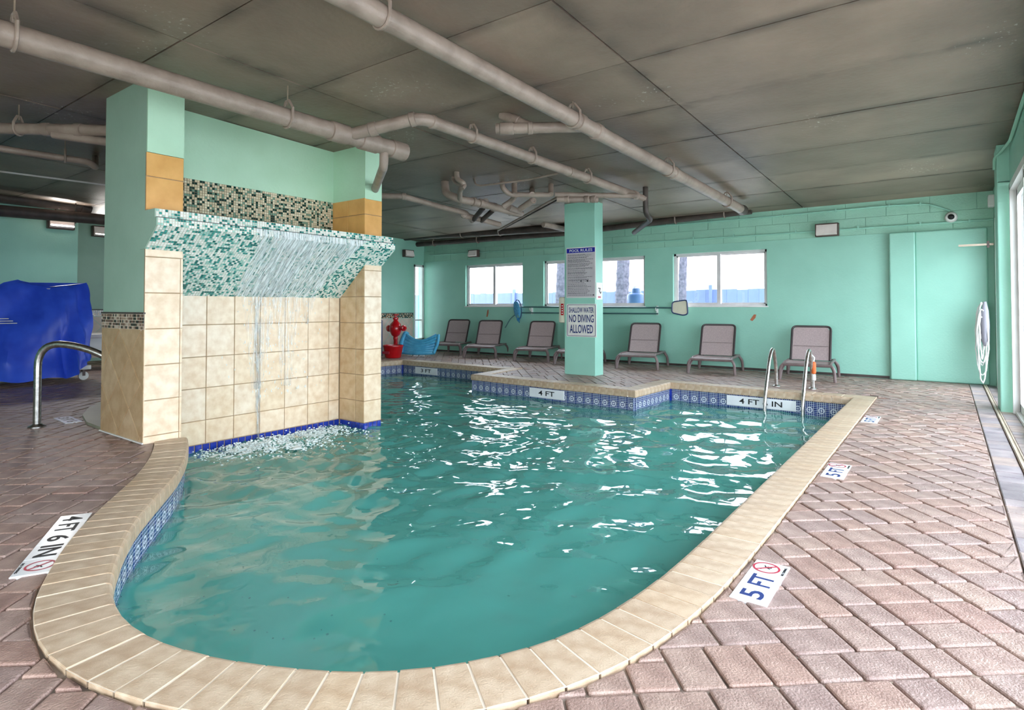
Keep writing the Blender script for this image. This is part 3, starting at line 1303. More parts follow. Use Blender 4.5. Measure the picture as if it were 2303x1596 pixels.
# diagonal wainscot on the near face of column A
def diag(T, x0, x1, z0, z1, side, name, mname, parent, off=(0, 0)):
    s = side * math.sqrt(.5)
    nx = int((x1 - x0) / s) + 4
    nz = int((z1 - z0) / s) + 4
    for i in range(-2, nx):
        for j in range(-2, nz):
            if (i + j) % 2:
                continue
            cx, cz = x0 + off[0] + i * s, z0 + off[1] + j * s
            hs = s - .005
            poly = clip_rect([(cx, cz - hs), (cx + hs, cz), (cx, cz + hs), (cx - hs, cz)], x0 + .002, x1 - .002, z0 + .002, z1 - .002)
            if len(poly) >= 3 and area(poly) > .0006:
                mb = MB()
                mb.slab(poly, T, -.008, random.uniform(0, .001), .002, random.random() * .96 + .02)
                mb.build(name, mname, parent)


diag(TY(AY0), AX0, AX1, 0.0, 1.0, 0.33, 'diagonal_tile', 'tile_tan', wf, (.18, .05))


def mosaic(pts00, ua, ub, la, lb, step, mname, name, parent, palette=None, jit=.0):
    """tesserae on the parallelogram pts00 + a*ua + b*ub"""
    p0, ua, ub = Vector(pts00), Vector(ua).normalized(), Vector(ub).normalized()
    nn = ua.cross(ub)
    mb = MB()
    na, nb = int(round(la / step)), int(round(lb / step))
    sa, sb = la / na, lb / max(nb, 1)
    g = .0022
    for i in range(na):
        for j in range(nb):
            if palette == 'keep_clear':
                pass
            o = p0 + ua * (i * sa) + ub * (j * sb)
            q = [o + ua * g + ub * g, o + ua * (sa - g) + ub * g, o + ua * (sa - g) + ub * (sb - g), o + ua * g + ub * (sb - g)]
            k = nn * .003
            tone = random.random() * .995 + .001
            mb.add([*q, *[w + k for w in q]], [(4, 5, 6, 7), (0, 1, 5, 4), (1, 2, 6, 5), (2, 3, 7, 6), (3, 0, 4, 7)], tone if tone != .5 else .51)
    return mb.build(name, mname, parent, kind='stuff')


mosaic((AX0, AY0 - .001, 1.0), (1, 0, 0), (0, 0, 1), AX1 - AX0, .135, .027, 'mosaic_band', 'mosaic_band', wf)
MB().box(AX0 - .004, AX1 + .002, AY0 - .008, AY0 + .01, 1.137, 1.152).build('band_trim', 'pipe_dark', wf)
# upper recess mosaic
mosaic((XUP + .001, AY1, 2.0), (0, 1, 0), (0, 0, 1), BY0 - AY1, .53, .026, 'mosaic_up', 'mosaic_field', wf)
# ledge core: profile in x-z swept along y
led = MB()
Lp = [(XREC - .02, 1.30), (AX1 + .002, 1.712), (LIPX - .004, 1.905), (LIPX - .004, 1.972), (LIPX - .04, 1.972), (LIPX - .04, LIPZ), (XREC - .1, LIPZ)]
led.prism(Lp, lambda a, b, d: (a, d, b), AY1 - .02, BY0 + .01)
Ls = [(AX1 + .002, 1.712), (LIPX - .004, 1.905), (LIPX - .004, 1.972), (LIPX - .04, 1.972), (LIPX - .04, LIPZ), (AX1 - .1, LIPZ), (AX1 - .1, 1.712)]
led.prism(Ls, lambda a, b, d: (a, d, b), AY0 + .002, AY1 - .019)
led.prism(Ls, lambda a, b, d: (a, d, b), BY0 + .009, BY1 + .0)
led.build('ledge_core', 'grout_light', wf)
MB().prism(Ls, lambda a, b, d: (a, d, b), AY0 - .006, AY0 + .001).build('ledge_end', 'green_shaded', wf)
LW = BY1 - AY0
mosaic((LIPX - .038, AY0, 1.975), (0, 1, 0), (0, 0, 1), LW, .075, .025, 'mosaic', 'mosaic_lip', wf)
mosaic((LIPX - .002, AY0, 1.903), (0, 1, 0), (0, 0, 1), LW, .069, .0235, 'mosaic', 'mosaic_lip', wf)
sl = Vector((LIPX - AX1, 0, 1.905 - 1.712))
mosaic((AX1 + .003, AY0, 1.711), (0, 1, 0), sl, LW, sl.length, .025, 'mosaic', 'mosaic_slope', wf)
sl2 = Vector((AX1 - XREC, 0, 1.712 - 1.315))
mosaic((XREC + .003, AY1, 1.313), (0, 1, 0), sl2, BY0 - AY1, sl2.length, .025, 'mosaic', 'mosaic_slope', wf)
MB().box(LIPX - .045, LIPX + .004, AY0 - .004, BY1 + .002, 1.9705, 1.9755).build('lip_trim', 'pipe_dark', wf)
# stub plumbing under the ledge end and the pale skirting at its foot
MB().box(AX0 - .004, AX1 + .012, AY0 - .012, AY0 + .0, 0, .012).build('skirting', 'white', wf)

# water sliding down the ledge and the tiles
ve = MB()
na, nb = 40, 26
prof = [Vector((LIPX + .004, 0, 1.97)), Vector((LIPX + .008, 0, 1.90)), Vector((AX1 + .02, 0, 1.715)), Vector((XREC + .03, 0, 1.32)), Vector((XREC + .012, 0, 1.0)), Vector((XREC + .012, 0, .3)), Vector((XREC + .02, 0, ZW))]


def sheet(y0a, y0b, y1a, y1b, i0, i1, seed, amp=.006):
    rnd = random.Random(seed)
    V, Fc = [], []
    pr = []
    for i in range(i0, i1):
        for t in range(6):
            pr.append(prof[i].lerp(prof[i + 1], t / 6))
    pr.append(prof[i1])
    m_ = len(pr)
    ph = [rnd.uniform(0, 6) for _ in range(na + 1)]
    for i, p in enumerate(pr):
        t = i / (m_ - 1)
        for j in range(na + 1):
            s = j / na
            yy = (y0a + (y1a - y0a) * t) * (1 - s) + (y0b + (y1b - y0b) * t) * s
            w = amp * (1 + math.sin(ph[j] + i * .8)) * (0.3 + t)
            V.append((p.x + w, yy + .004 * math.sin(i * 1.7 + ph[j]), p.z - w * .4))
    for i in range(m_ - 1):
        for j in range(na):
            Fc.append((i * (na + 1) + j, i * (na + 1) + j + 1, (i + 1) * (na + 1) + j + 1, (i + 1) * (na + 1) + j))
    ve.add(V, Fc)


sheet(3.12, 4.50, 3.28, 4.25, 0, 3, 1)
sheet(3.30, 3.95, 3.45, 3.80, 0, 3, 2, .012)
ve.build('waterfall_sheet', 'veil', smooth=True, label='thin white sheet of water running down the mosaic ledge', category='water', kind='stuff')
ve = MB()
sheet(3.36, 3.86, 3.50, 3.62, 3, 5, 3, .003)
sheet(3.72, 4.12, 3.86, 3.98, 3, 5, 4, .003)
sheet(3.50, 3.60, 3.56, 3.60, 3, 6, 5, .003)
sheet(4.10, 4.30, 4.16, 4.20, 3, 4, 6, .003)
ve.build('wall_trickle', 'veil_thin', smooth=True, label='faint trickles of water on the beige tiles below the ledge', category='water', kind='stuff')
dr = MB()
for k in range(260):
    yy = random.gauss(3.78, .26)
    zz = random.uniform(.2, 1.6)
    t = (1.90 - zz) / 1.6
    xx = max(XREC + .02, LIPX - .05 - (1.9 - zz) * 1.1) + random.uniform(.0, .06)
    blob(dr, (xx, yy, zz), random.uniform(.002, .0045), random.uniform(1.5, 5))
dr.build('falling_droplets', 'foam', smooth=True, label='falling white droplets in front of the waterfall tiles', category='droplets', kind='stuff')

# ------------------------------------------------------------------ ceiling
ceil = MB()
ceil.add([(-15.8, -4.2, ceil_z(-4.2) + .014), (.9, -4.2, ceil_z(-4.2) + .014), (.9, 12.1, ceil_z(12.1) + .014), (-15.8, 12.1, ceil_z(12.1) + .014),
          (-15.8, -4.2, ceil_z(-4.2) + .2), (.9, -4.2, ceil_z(-4.2) + .2), (.9, 12.1, ceil_z(12.1) + .2), (-15.8, 12.1, ceil_z(12.1) + .2)],
         [(0, 1, 2, 3), (4, 5, 6, 7), (0, 1, 5, 4), (1, 2, 6, 5), (2, 3, 7, 6), (3, 0, 4, 7)])
ceiling = ceil.build('ceiling', 'ceiling_gap', label='dark brown painted concrete ceiling with board seams', kind='structure')
xc = [.62, -2.07, -4.72, -7.37, -10.02, -12.67, -15.4]
yc = [-4.0 + 1.0 * 0]
yc = [2.1 + 1.14 * k for k in range(-5, 9)] + [11.72]
for i in range(len(xc) - 1):
    for j in range(len(yc) - 1):
        x0, x1, y0, y1 = xc[i + 1] + .008, xc[i] - .008, yc[j] + .005, yc[j + 1] - .005
        dz = random.uniform(-.004, .002)
        mb = MB()
        v = [(x, yy, ceil_z(yy) + z) for z in (.02, 0) for yy in (y0, y1) for x in (x0, x1)]
        v[4:] = [(a, b, c + dz) for a, b, c in v[4:]]
        mb.add(v, [(0, 2, 3, 1), (4, 5, 7, 6), (0, 1, 5, 4), (2, 6, 7, 3), (0, 4, 6, 2), (1, 3, 7, 5)], random.uniform(.2, .99))
        mb.build('ceiling_panel', 'ceiling', ceiling)

# ------------------------------------------------------------------ back wall with windows
YB = 11.70
wb = MB()


def wall_y(mb, x0, x1, y0, y1, z0, z1, holes):
    xs_ = sorted({x0, x1, *[h[0] for h in holes], *[h[1] for h in holes]})
    for a, b in zip(xs_[:-1], xs_[1:]):
        hs = [h for h in holes if h[0] <= a + 1e-6 and h[1] >= b - 1e-6]
        if not hs:
            mb.box(a, b, y0, y1, z0, z1)
        else:
            h = hs[0]
            mb.box(a, b, y0, y1, z0, h[2])
            mb.box(a, b, y0, y1, h[3], z1)


ZL = 2.44
wall_y(wb, -11.9, .80, YB, YB + .2, -.05, ZL, [(a, b, 1.215, 2.29) for a, b in WIN])
wb.box(-11.9, .80, YB + .03, YB + .2, ZL, 3.03)
wall_back = wb.build('wall_back', 'green', label='mint green back wall with three sliding windows', kind='structure')
for j, (z0, z1) in enumerate(((ZL, 2.735), (2.735, 3.03))):
    x = -11.9 + (.3 if j else 0)
    while x < .6:
        MB().box(x + .003, min(x + .60, .62) - .003, YB + .012, YB + .06, z0 + .002, z1 - .002, .002).build('block', 'green_block', wall_back)
        x += .60
MB().box(-.76, -.40, YB - .10, YB + .01, 0, ZL - .01, .02).build('pilaster', 'green', wall_back)
MB().box(-.40, .52, YB - .07, YB + .01, 0, ZL - .01, .02).build('pilaster', 'green', wall_back)
MB().box(-11.9, -.78, YB - .012, YB + .01, 0, .045).build('base_line', 'pipe_dark', wall_back)
for (px, py, w, hgt, rz) in ((1097, 704, .05, .2, .2), (1695, 714, .06, .15, .6)):
    p = ony(px, py, YB - .002)
    mb = MB()
    mb.prism([(-w / 2, -hgt / 2), (w * .3, -hgt * .45), (w * .5, hgt * .1), (w * .1, hgt / 2), (-w * .5, hgt * .35)], lambda a, b, d: (a * math.cos(rz) + b * math.sin(rz), -d, b * math.cos(rz) - a * math.sin(rz)), 0, .003)
    mb.build('bare_patch', 'rust', wall_back, loc=p)

for i, (a, b) in enumerate(WIN):
    w = empty('window_%d' % (i + 1), ((a + b) / 2, YB + .1, 1.215), kind='structure',
              label=['leftmost sliding window with white frame in the back wall', 'middle sliding window partly hidden by the sign pillar', 'rightmost sliding window with white frame in the back wall'][i])
    W2, H = (b - a) / 2, 1.075
    f = MB()
    f.box(-W2, W2, -.04, .05, 0, .045).box(-W2, W2, -.04, .05, H - .045, H).box(-W2, -W2 + .045, -.04, .05, 0, H).box(W2 - .045, W2, -.04, .05, 0, H)
    f.build('window_frame', 'frame', w)
    MB().box(-.035, .035, -.045, .045, .04, H - .04).build('mullion', 'frame', w)
    s = MB()
    for x0, x1, yo in ((-W2 + .045, .02, -.012), (-.02, W2 - .045, .018)):
        s.box(x0, x0 + .03, yo - .01, yo + .01, .045, H - .045).box(x1 - .03, x1, yo - .01, yo + .01, .045, H - .045)
        s.box(x0, x1, yo - .01, yo + .01, .045, .07).box(x0, x1, yo - .01, yo + .01, H - .07, H - .045)
    s.build('sash', 'frame', w)
    MB().box(-W2 + .07, -.01, -.014, -.010, .07, H - .07).build('pane', M['glass'], w)
    MB().box(.01, W2 - .07, .016, .020, .07, H - .07).build('pane', M['glass'], w)
    MB().box(-W2 - .02, W2 + .02, -.115, -.03, -.02, .006, .004).build('window_sill', 'white', w)

# ------------------------------------------------------------------ right wall: columns, headers, doors
wr = MB()
wr.box(.60, .80, -4, 11.9, 2.62, 3.45)
wr.box(.60, .80, -4, -2.4, -.05, 2.62)
wr.box(.60, .80, 11.35, 11.9, -.05, 2.62)
wall_right = wr.build('wall_right', 'green', label='mint green header wall above the sliding doors at right', kind='structure')
col = MB()
col.box(.485, .80, 8.80, 9.22, -.02, 2.66, .012)
v = MB()
cz_box(col, .487, .80, 8.80, 9.22, 2.64)
col.build('door_column', 'green', label='mint green column between the sliding doors at the right edge', category='column')
for i, (y0, y1) in enumerate(((9.24, 11.33), (5.0, 8.76), (1.3, 4.96), (-2.4, 1.26))):
    d = empty('door_%d' % (i + 1), (.66, y0, 0), kind='structure', label='white framed sliding glass door, %s' % ['in the far right corner', 'just before the mint column', 'beside the near deck', 'behind the near deck'][i])
    ln_ = y1 - y0
    f = MB()
    f.box(-.07, .06, 0, .07, 0, 2.60).box(-.07, .06, ln_ - .07, ln_, 0, 2.60).box(-.07, .06, 0, ln_, 2.52, 2.60).box(-.05, .05, 0, ln_, -.01, .03)
    f.build('door_frame', 'white', d)
    np_ = 2 if ln_ < 2.5 else 3
    for k in range(np_):
        a, b = .07 + (ln_ - .14) * k / np_, .07 + (ln_ - .14) * (k + 1) / np_
        xo = -.03 if k % 2 else .01
        s = MB()
        s.box(xo - .02, xo + .02, a, a + .06, .03, 2.52).box(xo - .02, xo + .02, b - .06, b, .03, 2.52).box(xo - .02, xo + .02, a, b, .03, .12).box(xo - .02, xo + .02, a, b, 2.44, 2.52)
        s.build('door_sash', 'white', d)
        MB().box(xo - .003, xo + .003, a + .06, b - .06, .12, 2.44).build('pane', M['glass'], d)

# other walls that close the room
MB().box(-15.8, .8, -4.2, -4.0, 2.6, 3.5).box(-15.8, -3.4, -4.2, -4.0, -.05, 2.6).box(-.4, .8, -4.2, -4.0, -.05, 2.6).build('wall_front', 'green', label='mint green wall behind the camera', kind='structure')  # gap under the header is added, to let fill light in
wl = MB()
wl.box(-11.9, -11.70, 9.2, 11.33, -.05, 3.1).box(-11.9, -11.70, 11.33, 11.72, 2.36, 3.1).box(-11.9, -11.70, 11.33, 11.72, -.05, .3).box(-15.8, -11.7, 9.2, 9.4, -.05, 3.12)
wall_left = wl.build('wall_left', 'green', label='short mint green wall beside the red standpipe', kind='structure')
wn = MB()
wn.box(-14.2, -14.0, -4, 4.30, -.05, 3.25).box(-15.6, -14.2, 4.10, 4.30, -.05, 3.25)
wall_alcove = wn.build('wall_alcove', 'green', label='mint green wall behind the blue covered pool lift', kind='structure')
wall_far = MB().box(-15.7, -15.5, 4.30, 9.3, -.05, 3.25).build('wall_far', 'green_shaded', label='shaded mint wall deep behind the waterfall column', kind='structure')
# wainscots
diag(TX(-11.70), 9.42, 11.31, .05, .90, .30, 'diagonal_tile', 'tile_pale', wall_left)
mosaic((-11.699, 9.42, .905), (0, 1, 0), (0, 0, 1), 1.89, .12, .03, 'band_fig', 'figured_band', wall_left)
MB().box(-11.71, -11.69, 9.42, 11.31, 1.028, 1.045).build('band_trim', 'pipe_dark', wall_left)
diag(TX(-15.50), 4.32, 5.9, .05, .98, .33, 'diagonal_tile', 'tile_pale', wall_far)
mosaic((-15.499, 4.32, .985), (0, 1, 0), (0, 0, 1), 1.6, .14, .035, 'band_fig', 'figured_band', wall_far)
MB().box(-15.51, -15.488, 4.32, 5.9, 1.13, 1.15).build('band_trim', 'pipe_dark', wall_far)
wd = empty('window_4', (-11.75, 11.52, .30), kind='structure', label='narrow tall glazed strip in the far left corner')
f = MB()
f.box(-.05, .06, -.19, -.14, 0, 2.06).box(-.05, .06, .12, .18, 0, 2.06).box(-.05, .06, -.19, .18, 2.0, 2.06).box(-.05, .06, -.19, .18, 0, .04).box(-.03, .04, -.19, .18, .52, .56)
f.build('window_frame', 'white', wd)
MB().box(-.005, .005, -.14, .12, .04, 2.0).build('pane', M['glass'], wd)

# ------------------------------------------------------------------ sign pillar
pil = MB()
pil.box(-5.56, -4.94, 9.13, 9.43, -.02, 2.9, .006)
cz_box(pil, -5.558, -4.942, 9.132, 9.428, 2.88)
pil.build('sign_pillar', 'green', label='mint green pillar carrying the two pool signs', category='pillar')
SY = 9.128
sg = empty('pool_rules_sign', (-5.22, SY, 1.36), label='grey pool rules board with a blue header on the pillar', category='sign')
MB().box(-.30, .30, -.008, 0, 0, .905, .004).build('board', 'white', sg)
MB().box(-.285, .285, -.0105, -.007, .015, .80).build('panel', 'signgrey', sg)
MB().box(-.285, .285, -.0105, -.007, .805, .885).build('header', 'header', sg)
put_text('POOL', .20, .048, 'white', sg, (-.125, -.0115, .845), (1, 0, 0), (0, 0, 1))
put_text('RULES', .235, .048, 'white', sg, (.12, -.0115, .845), (1, 0, 0), (0, 0, 1))
tl = MB()
rr = random.Random(3)
zz = .775
while zz > .05:
    x = -.262
    end = rr.uniform(.05, .25)
    while x < end:
        w = rr.uniform(.014, .045)
        tl.box(x, min(x + w, .265), -.0118, -.0104, zz - .0075, zz)
        x += w + .008
    zz -= .0165 if rr.random() < .6 else .027
tl.build('fine_print', 'greytext', sg)
for bx_ in ((.0, .022, .285, .31), (.125, .155, .285, .31), (.25, .27, .04, .06)):
    MB().box(bx_[0], bx_[1], -.0125, -.0104, bx_[2], bx_[3]).build('pictogram', 'black', sg)
nd = empty('no_diving_sign', (-5.21, SY, .67), label='white shallow water no diving allowed sign on the pillar', category='sign')
MB().box(-.30, .30, -.008, 0, 0, .585, .012).build('board', 'signwhite', nd)
bd_ = MB()
bd_.tube(fillet([(-.282, -.009, .018), (.282, -.009, .018), (.282, -.009, .567), (-.282, -.009, .567), (-.282, -.009, .019)], .03), .004, 6)
bd_.build('border_line', 'navy', nd)
put_text('SHALLOW WATER', .50, .095, 'navy', nd, (0, -.0095, .475), (1, 0, 0), (0, 0, 1))
put_text('NO DIVING', .50, .135, 'navy', nd, (0, -.0095, .325), (1, 0, 0), (0, 0, 1))
put_text('ALLOWED', .47, .15, 'navy', nd, (0, -.0095, .14), (1, 0, 0), (0, 0, 1))
st = empty('pillar_notice', (-4.937, 9.28, 1.33), label='small white paper notice on the sunlit side of the pillar', category='notice')
MB().box(0, .004, -.11, .11, 0, .30).build('sheet', 'signwhite', st)
sq = MB()
sq.tube([(.005, -.04, .2), (.005, .03, .2), (.005, 0, .15), (.005, .04, .11), (.005, .06, .14)], .008, 5)
sq.build('mark', 'black', st)
MB().box(.003, .006, -.05, .05, .03, .06).build('stripe', 'redring', st)
eb = empty('emergency_box', (-5.63, 9.25, .91), label='cream wall box with red lettering on the far side of the pillar', category='box')
MB().box(-.075, .07, -.10, .10, 0, .47, .03).build('case', 'cream', eb, smooth=True)
MB().box(-.02, .04, -.104, -.09, .14, .35, .004).build('red_label', 'red', eb)
for k in range(4):
    MB().box(.0, .022, -.107, -.1, .165 + k * .045, .185 + k * .045).build('letter', 'white', eb)

# ------------------------------------------------------------------ loungers
def make_lounger():
    root = empty('pool_lounger')
    W = .36
    # local: foot end at -y, head towards +y
    rails = MB()
    for s in (-1, 1):
        rails.tube(fillet([(s * (W - .02), 0.02, .25), (s * (W - .02), .1, .285), (s * (W - .02), .95, .285)], .05), .022, 8)
    rails.tube([(-W + .0, .015, .255), (W - .0, .015, .255)], .026, 8)
    rails.tube([(-W + .02, .5, .27), (W - .02, .5, .27)], .018, 8)
    rails.tube([(-W + .02, .94, .28), (W - .02, .94, .28)], .02, 8)
    rails.build('seat_frame', 'lounger', root, smooth=True)
    st_ = MB()
    nx, ny = 6, 8
    V, Fc = [], []
    for j in range(ny + 1):
        t = j / ny
        for i in range(nx + 1):
            u = i / nx * 2 - 1
            V.append((u * (W - .03), .0 + t * .56, .285 - .02 * (1 - u * u) * math.sin(math.pi * min(1, t * 1.05)) - (.03 * (1 - t * 6) if t < .16 else 0)))
    for j in range(ny):
        for i in range(nx):
            Fc.append((j * (nx + 1) + i, j * (nx + 1) + i + 1, (j + 1) * (nx + 1) + i + 1, (j + 1) * (nx + 1) + i))
    k = len(V)
    V += [(a, b, c - .008) for a, b, c in V]
    Fc += [tuple(q + k for q in f)[::-1] for f in Fc]
    st_.add(V, Fc)
    st_.build('seat_sling', 'sling', root, smooth=True)
    # backrest, leaning towards the wall
    Bw, y0, z0, y1, z1 = .30, .54, .30, .80, .86
    bf = MB()
    P = fillet([(-Bw, y0, z0), (-Bw, y1, z1), (Bw, y1, z1), (Bw, y0, z0)], .075, 5)
    bf.tube(P, .019, 8)
    bf.build('back_frame', 'lounger_dark', root, smooth=True)
    bs = MB()
    V, Fc = [], []
    nx, ny = 6, 8
    for j in range(ny + 1):
        t = j / ny
        for i in range(nx + 1):
            u = i / nx * 2 - 1
            wv = Bw - .008 - (.05 * max(0, (t - .9) / .1) ** 2)
            V.append((u * wv, y0 + (y1 - y0) * t * .985 + .018 * (1 - u * u) * math.sin(math.pi * t), z0 + (z1 - z0) * t * .985))
    for j in range(ny):
        for i in range(nx):
            Fc.append((j * (nx + 1) + i, j * (nx + 1) + i + 1, (j + 1) * (nx + 1) + i + 1, (j + 1) * (nx + 1) + i))
    k = len(V)
    V += [(a, b + .008, c) for a, b, c in V]
    Fc += [tuple(q + k for q in f)[::-1] for f in Fc]
    bs.add(V, Fc)
    sling = bs.build('back_sling', 'sling', root, smooth=True)
    sm = MB()
    sm.box(-Bw + .03, Bw - .03, y0 + .10, y0 + .108, z0 + .225, z0 + .235)
    sm.build('seam', 'lounger', sling)
    for s in (-1, 1):
        for yy, lean in ((.05, -.03), (.93, .04)):
            lg = MB()
            x = s * (W + .015)
            lg.tube(fillet([(s * (W - .03), yy + .07, .27), (x + s * .01, yy + lean * .4 + .06, .17), (x + s * .03, yy + lean + .015, .0)], .06), [.02] + [.023] * 7 + [.021], 8)
            lg.tube(fillet([(s * (W - .02), yy - .03, .27), (x + s * .02, yy + lean * .6 - .03, .2), (x + s * .03, yy + lean - .012, .0)], .06), [.02] + [.024] * 7 + [.023], 8)
            lg.tube([(x + s * .015, yy + lean * .5 - .03, .14), (x + s * .015, yy + lean * .5 + .06, .15)], .012, 6)
            lg.build('leg', 'lounger', root, smooth=True)
    return root


def copy_tree(o, parent=None):
    c = o.copy()
    COL.objects.link(c)
    c.parent = parent
    for ch in list(o.children):
        copy_tree(ch, c)
    return c


LG = [(-10.08, 10.86, 16, 'taupe sling lounger nearest the blue pool float'),
      (-8.86, 10.70, 18, 'taupe sling lounger directly under the blue leaf net'),
      (-7.38, 10.68, 13, 'taupe sling lounger just left of the sign pillar, beside the hidden one'),
      (-6.25, 10.56, 10, 'taupe sling lounger almost hidden behind the sign pillar'),
      (-4.83, 10.58, 10, 'taupe sling lounger just right of the sign pillar'),
      (-3.40, 10.58, 7, 'taupe sling lounger below the rightmost window and flat skimmer net'),
      (-1.84, 10.54, 4, 'taupe sling lounger behind the pool ladder rails')]
proto = make_lounger()
for i, (x, y, a, lab) in enumerate(LG):
    o = proto if i == 0 else copy_tree(proto)
    o.location = (x, y, 0)
    o.rotation_euler = (0, 0, math.radians(a))
    tag(o, lab, 'lounger', 'loungers along the back wall')

# ------------------------------------------------------------------ ladder and handrail
ld = empty('pool_ladder', (-1.845, 9.59, 0), label='stainless steel pool ladder with two arched rails at the far right', category='ladder')
for x in (-.245, .245):
    r = MB()
    r.tube(fillet([(x, 0, -.01), (x, -.02, .30), (x, -.20, .62), (x, -.42, .46), (x, -.72, -.1), (x, -.74, -1.0)], .17, 7), .024, 10)
    r.build('rail', 'steel', ld, smooth=True)
    MB().lathe([(.055, -.004), (.055, .008), (.03, .02), (.026, .028)], (x, 0, 0), 14).build('escutcheon', 'steel', ld, smooth=True)
for k in range(2):
    MB().box(-.245, .245, -.79, -.69, -.62 - k * .3, -.58 - k * .3, .01).build('tread', 'steel', ld)
by = empty('rope_buoy', (-1.575, 9.56, .10), label='orange and white float hanging on the right ladder rail', category='buoy')
MB().lathe([(.012, .12), (.03, .13), (.033, .15), (.033, .27), (.03, .29), (.012, .30)], (0, 0, 0), 12).build('float', 'orange', by, smooth=True)
MB().lathe([(.01, .02), (.028, .03), (.03, .05), (.03, .10), (.026, .118), (.01, .12)], (0, 0, 0), 12).build('white_end', 'white', by, smooth=True)
w_ = MB()
w_.tube([(0, 0, .29), (.01, .0, .36), (-.02, -.03, .40)], .012, 7)
w_.build('rope', 'white', by, smooth=True)
w_ = MB()
w_.tube([(0, 0, .03), (.005, .0, -.06), (0, 0, -.09)], .008, 6)
w_.build('rope', 'white', by, smooth=True)
hr = empty('hand_rail', (-7.33, 1.93, 0), label='curved stainless steel handrail beside the spa at left', category='handrail')
r = MB()
pts = fillet([(0, 0, -.01), (0, 0, .86), (.38, .36, .78), (.75, .73, .38), (.80, .78, .1)], .27, 8)
pts = [Vector(p) for p in pts]
r.tube(pts, .034, 12)
r.build('rail', 'steel', hr, smooth=True)
MB().lathe([(.075, -.004), (.075, .01), (.045, .025), (.037, .035)], (0, 0, 0), 16).build('escutcheon', 'steel', hr, smooth=True)
# raised spa edge behind the waterfall column
spa = MB()
pts = [(-6.64, 2.26), (-7.1, 2.28), (-7.6, 2.40), (-8.1, 2.62), (-8.6, 2.95), (-8.9, 3.4), (-8.9, 4.2), (-8.5, 4.9), (-7.6, 5.3), (-6.64, 5.3)]
spa.prism(pts, lambda a, b, d: (a, b, d), -.02, .025)
spa.build('spa_edge', 'spa', label='rounded grey-green stone spa edge behind the waterfall column', category='spa edge')

# ------------------------------------------------------------------ deck depth markers
def no_dive(parent, c, ex, ey, r, m_ring='redring'):
    ex, ey = Vector(ex).normalized(), Vector(ey).normalized()
    z = Vector((0, 0, 1))
    P = lambda a, b, d=0: Vector(c) + ex * a + ey * b + z * d
    mb = MB()
    n_ = 28
    V, Fc = [], []
    for i in range(n_):
        a = 2 * math.pi * i / n_
        for rr_ in (r, r * .84):
            V.append(P(rr_ * math.cos(a), rr_ * math.sin(a), .0008))
    for i in range(n_):
        j = (i + 1) % n_
        Fc.append((2 * i, 2 * j, 2 * j + 1, 2 * i + 1))
    mb.add(V, Fc)
    s = r * .9 * math.sqrt(.5)
    t = r * .06
    mb.add([P(-s - t, s - t, .0009), P(-s + t, s + t, .0009), P(s + t, -s + t, .0009), P(s - t, -s - t, .0009)], [(0, 1, 2, 3)])
    mb.build('ban_ring', m_ring, parent)
    fg = MB()
    for a, b in (((-.35, .3), (.0, .0)), ((0, 0), (.3, -.1)), ((0, 0), (.12, -.35)), ((.05, .1), (-.15, -.3)), ((.1, -.3), (.45, -.35)), ((.1, .05), (.4, .2))):
        d = Vector((b[0] - a[0], b[1] - a[1])).normalized() * .05
        fg.add([P((a[0] - d.y) * r, (a[1] + d.x) * r, .0006), P((b[0] - d.y) * r, (b[1] + d.x) * r, .0006), P((b[0] + d.y) * r, (b[1] - d.x) * r, .0006), P((a[0] + d.y) * r, (a[1] - d.x) * r, .0006)], [(0, 1, 2, 3)])
    fg.add([P(-.4 * r + .1 * r * math.cos(q), .36 * r + .1 * r * math.sin(q), .0006) for q in [k * math.pi / 4 for k in range(8)]], [tuple(range(8))])
    fg.build('diver', 'black', parent)


def deck_marker(c, ex, parts, wid, ink, label):
    """white marker tiles set flush in the deck; parts along the reading direction ex"""
    ex = Vector((ex[0], ex[1], 0)).normalized()
    ey = Vector((-ex.y, ex.x, 0))
    root = empty('depth_marker', (c[0], c[1], -.002), label=label, category='depth marker', group='depth markers on the deck')
    tot = sum(p[1] for p in parts)
    s = -tot / 2
    for txt, l in parts:
        mb = MB()
        q = [ex * a + ey * b for a, b in ((s + .001, -wid / 2), (s + l - .001, -wid / 2), (s + l - .001, wid / 2), (s + .001, wid / 2))]
        mb.slab([(w.x, w.y) for w in q], lambda a, b, d: (a, b, d), -.03, .004, .0015)
        mb.build('marker_tile', 'plate', root)
        m_ = ex * (s + l / 2)
        if txt == 'ring':
            no_dive(root, m_ + ey * (wid * .09) + Vector((0, 0, .0042)), ex, ey, min(l, wid) * .40)
            put_text('NO DIVING', l * .62, wid * .075, 'black', root, m_ - ey * (wid * .42) + Vector((0, 0, .0046)), ex, ey)
        elif txt:
            put_text(txt, l * (.50 if len(txt) == 1 else .78), wid * .62, ink, root, m_ + Vector((0, 0, .0046)), ex, ey)
        s += l


for (x, y, lab) in ((-.667, 2.742, 'white 5 FT no diving depth marker nearest the camera on the right deck'), (-.665, 4.91, 'white 5 FT depth marker, middle of the three on the right deck'),
                    (-.665, 7.36, 'white depth marker, farthest of the three on the right deck')):
    deck_marker((x, y), (0, 1), [('5', .147), ('FT', .147), ('ring', .147)], .147, 'navy', lab)
deck_marker((-3.69, 1.060), (.735, -.40), [('4', .145), ('FT', .16), ('6', .16), ('IN', .19), ('ring', .19)], .150, 'black', 'white 4 FT 6 IN no diving marker on the left deck')
deck_marker((-7.54, 2.25), (1, -.05), [('3', .15), ('FT', .15), ('6', .15)], .15, 'black', 'small white depth marker by the spa edge and handrail')

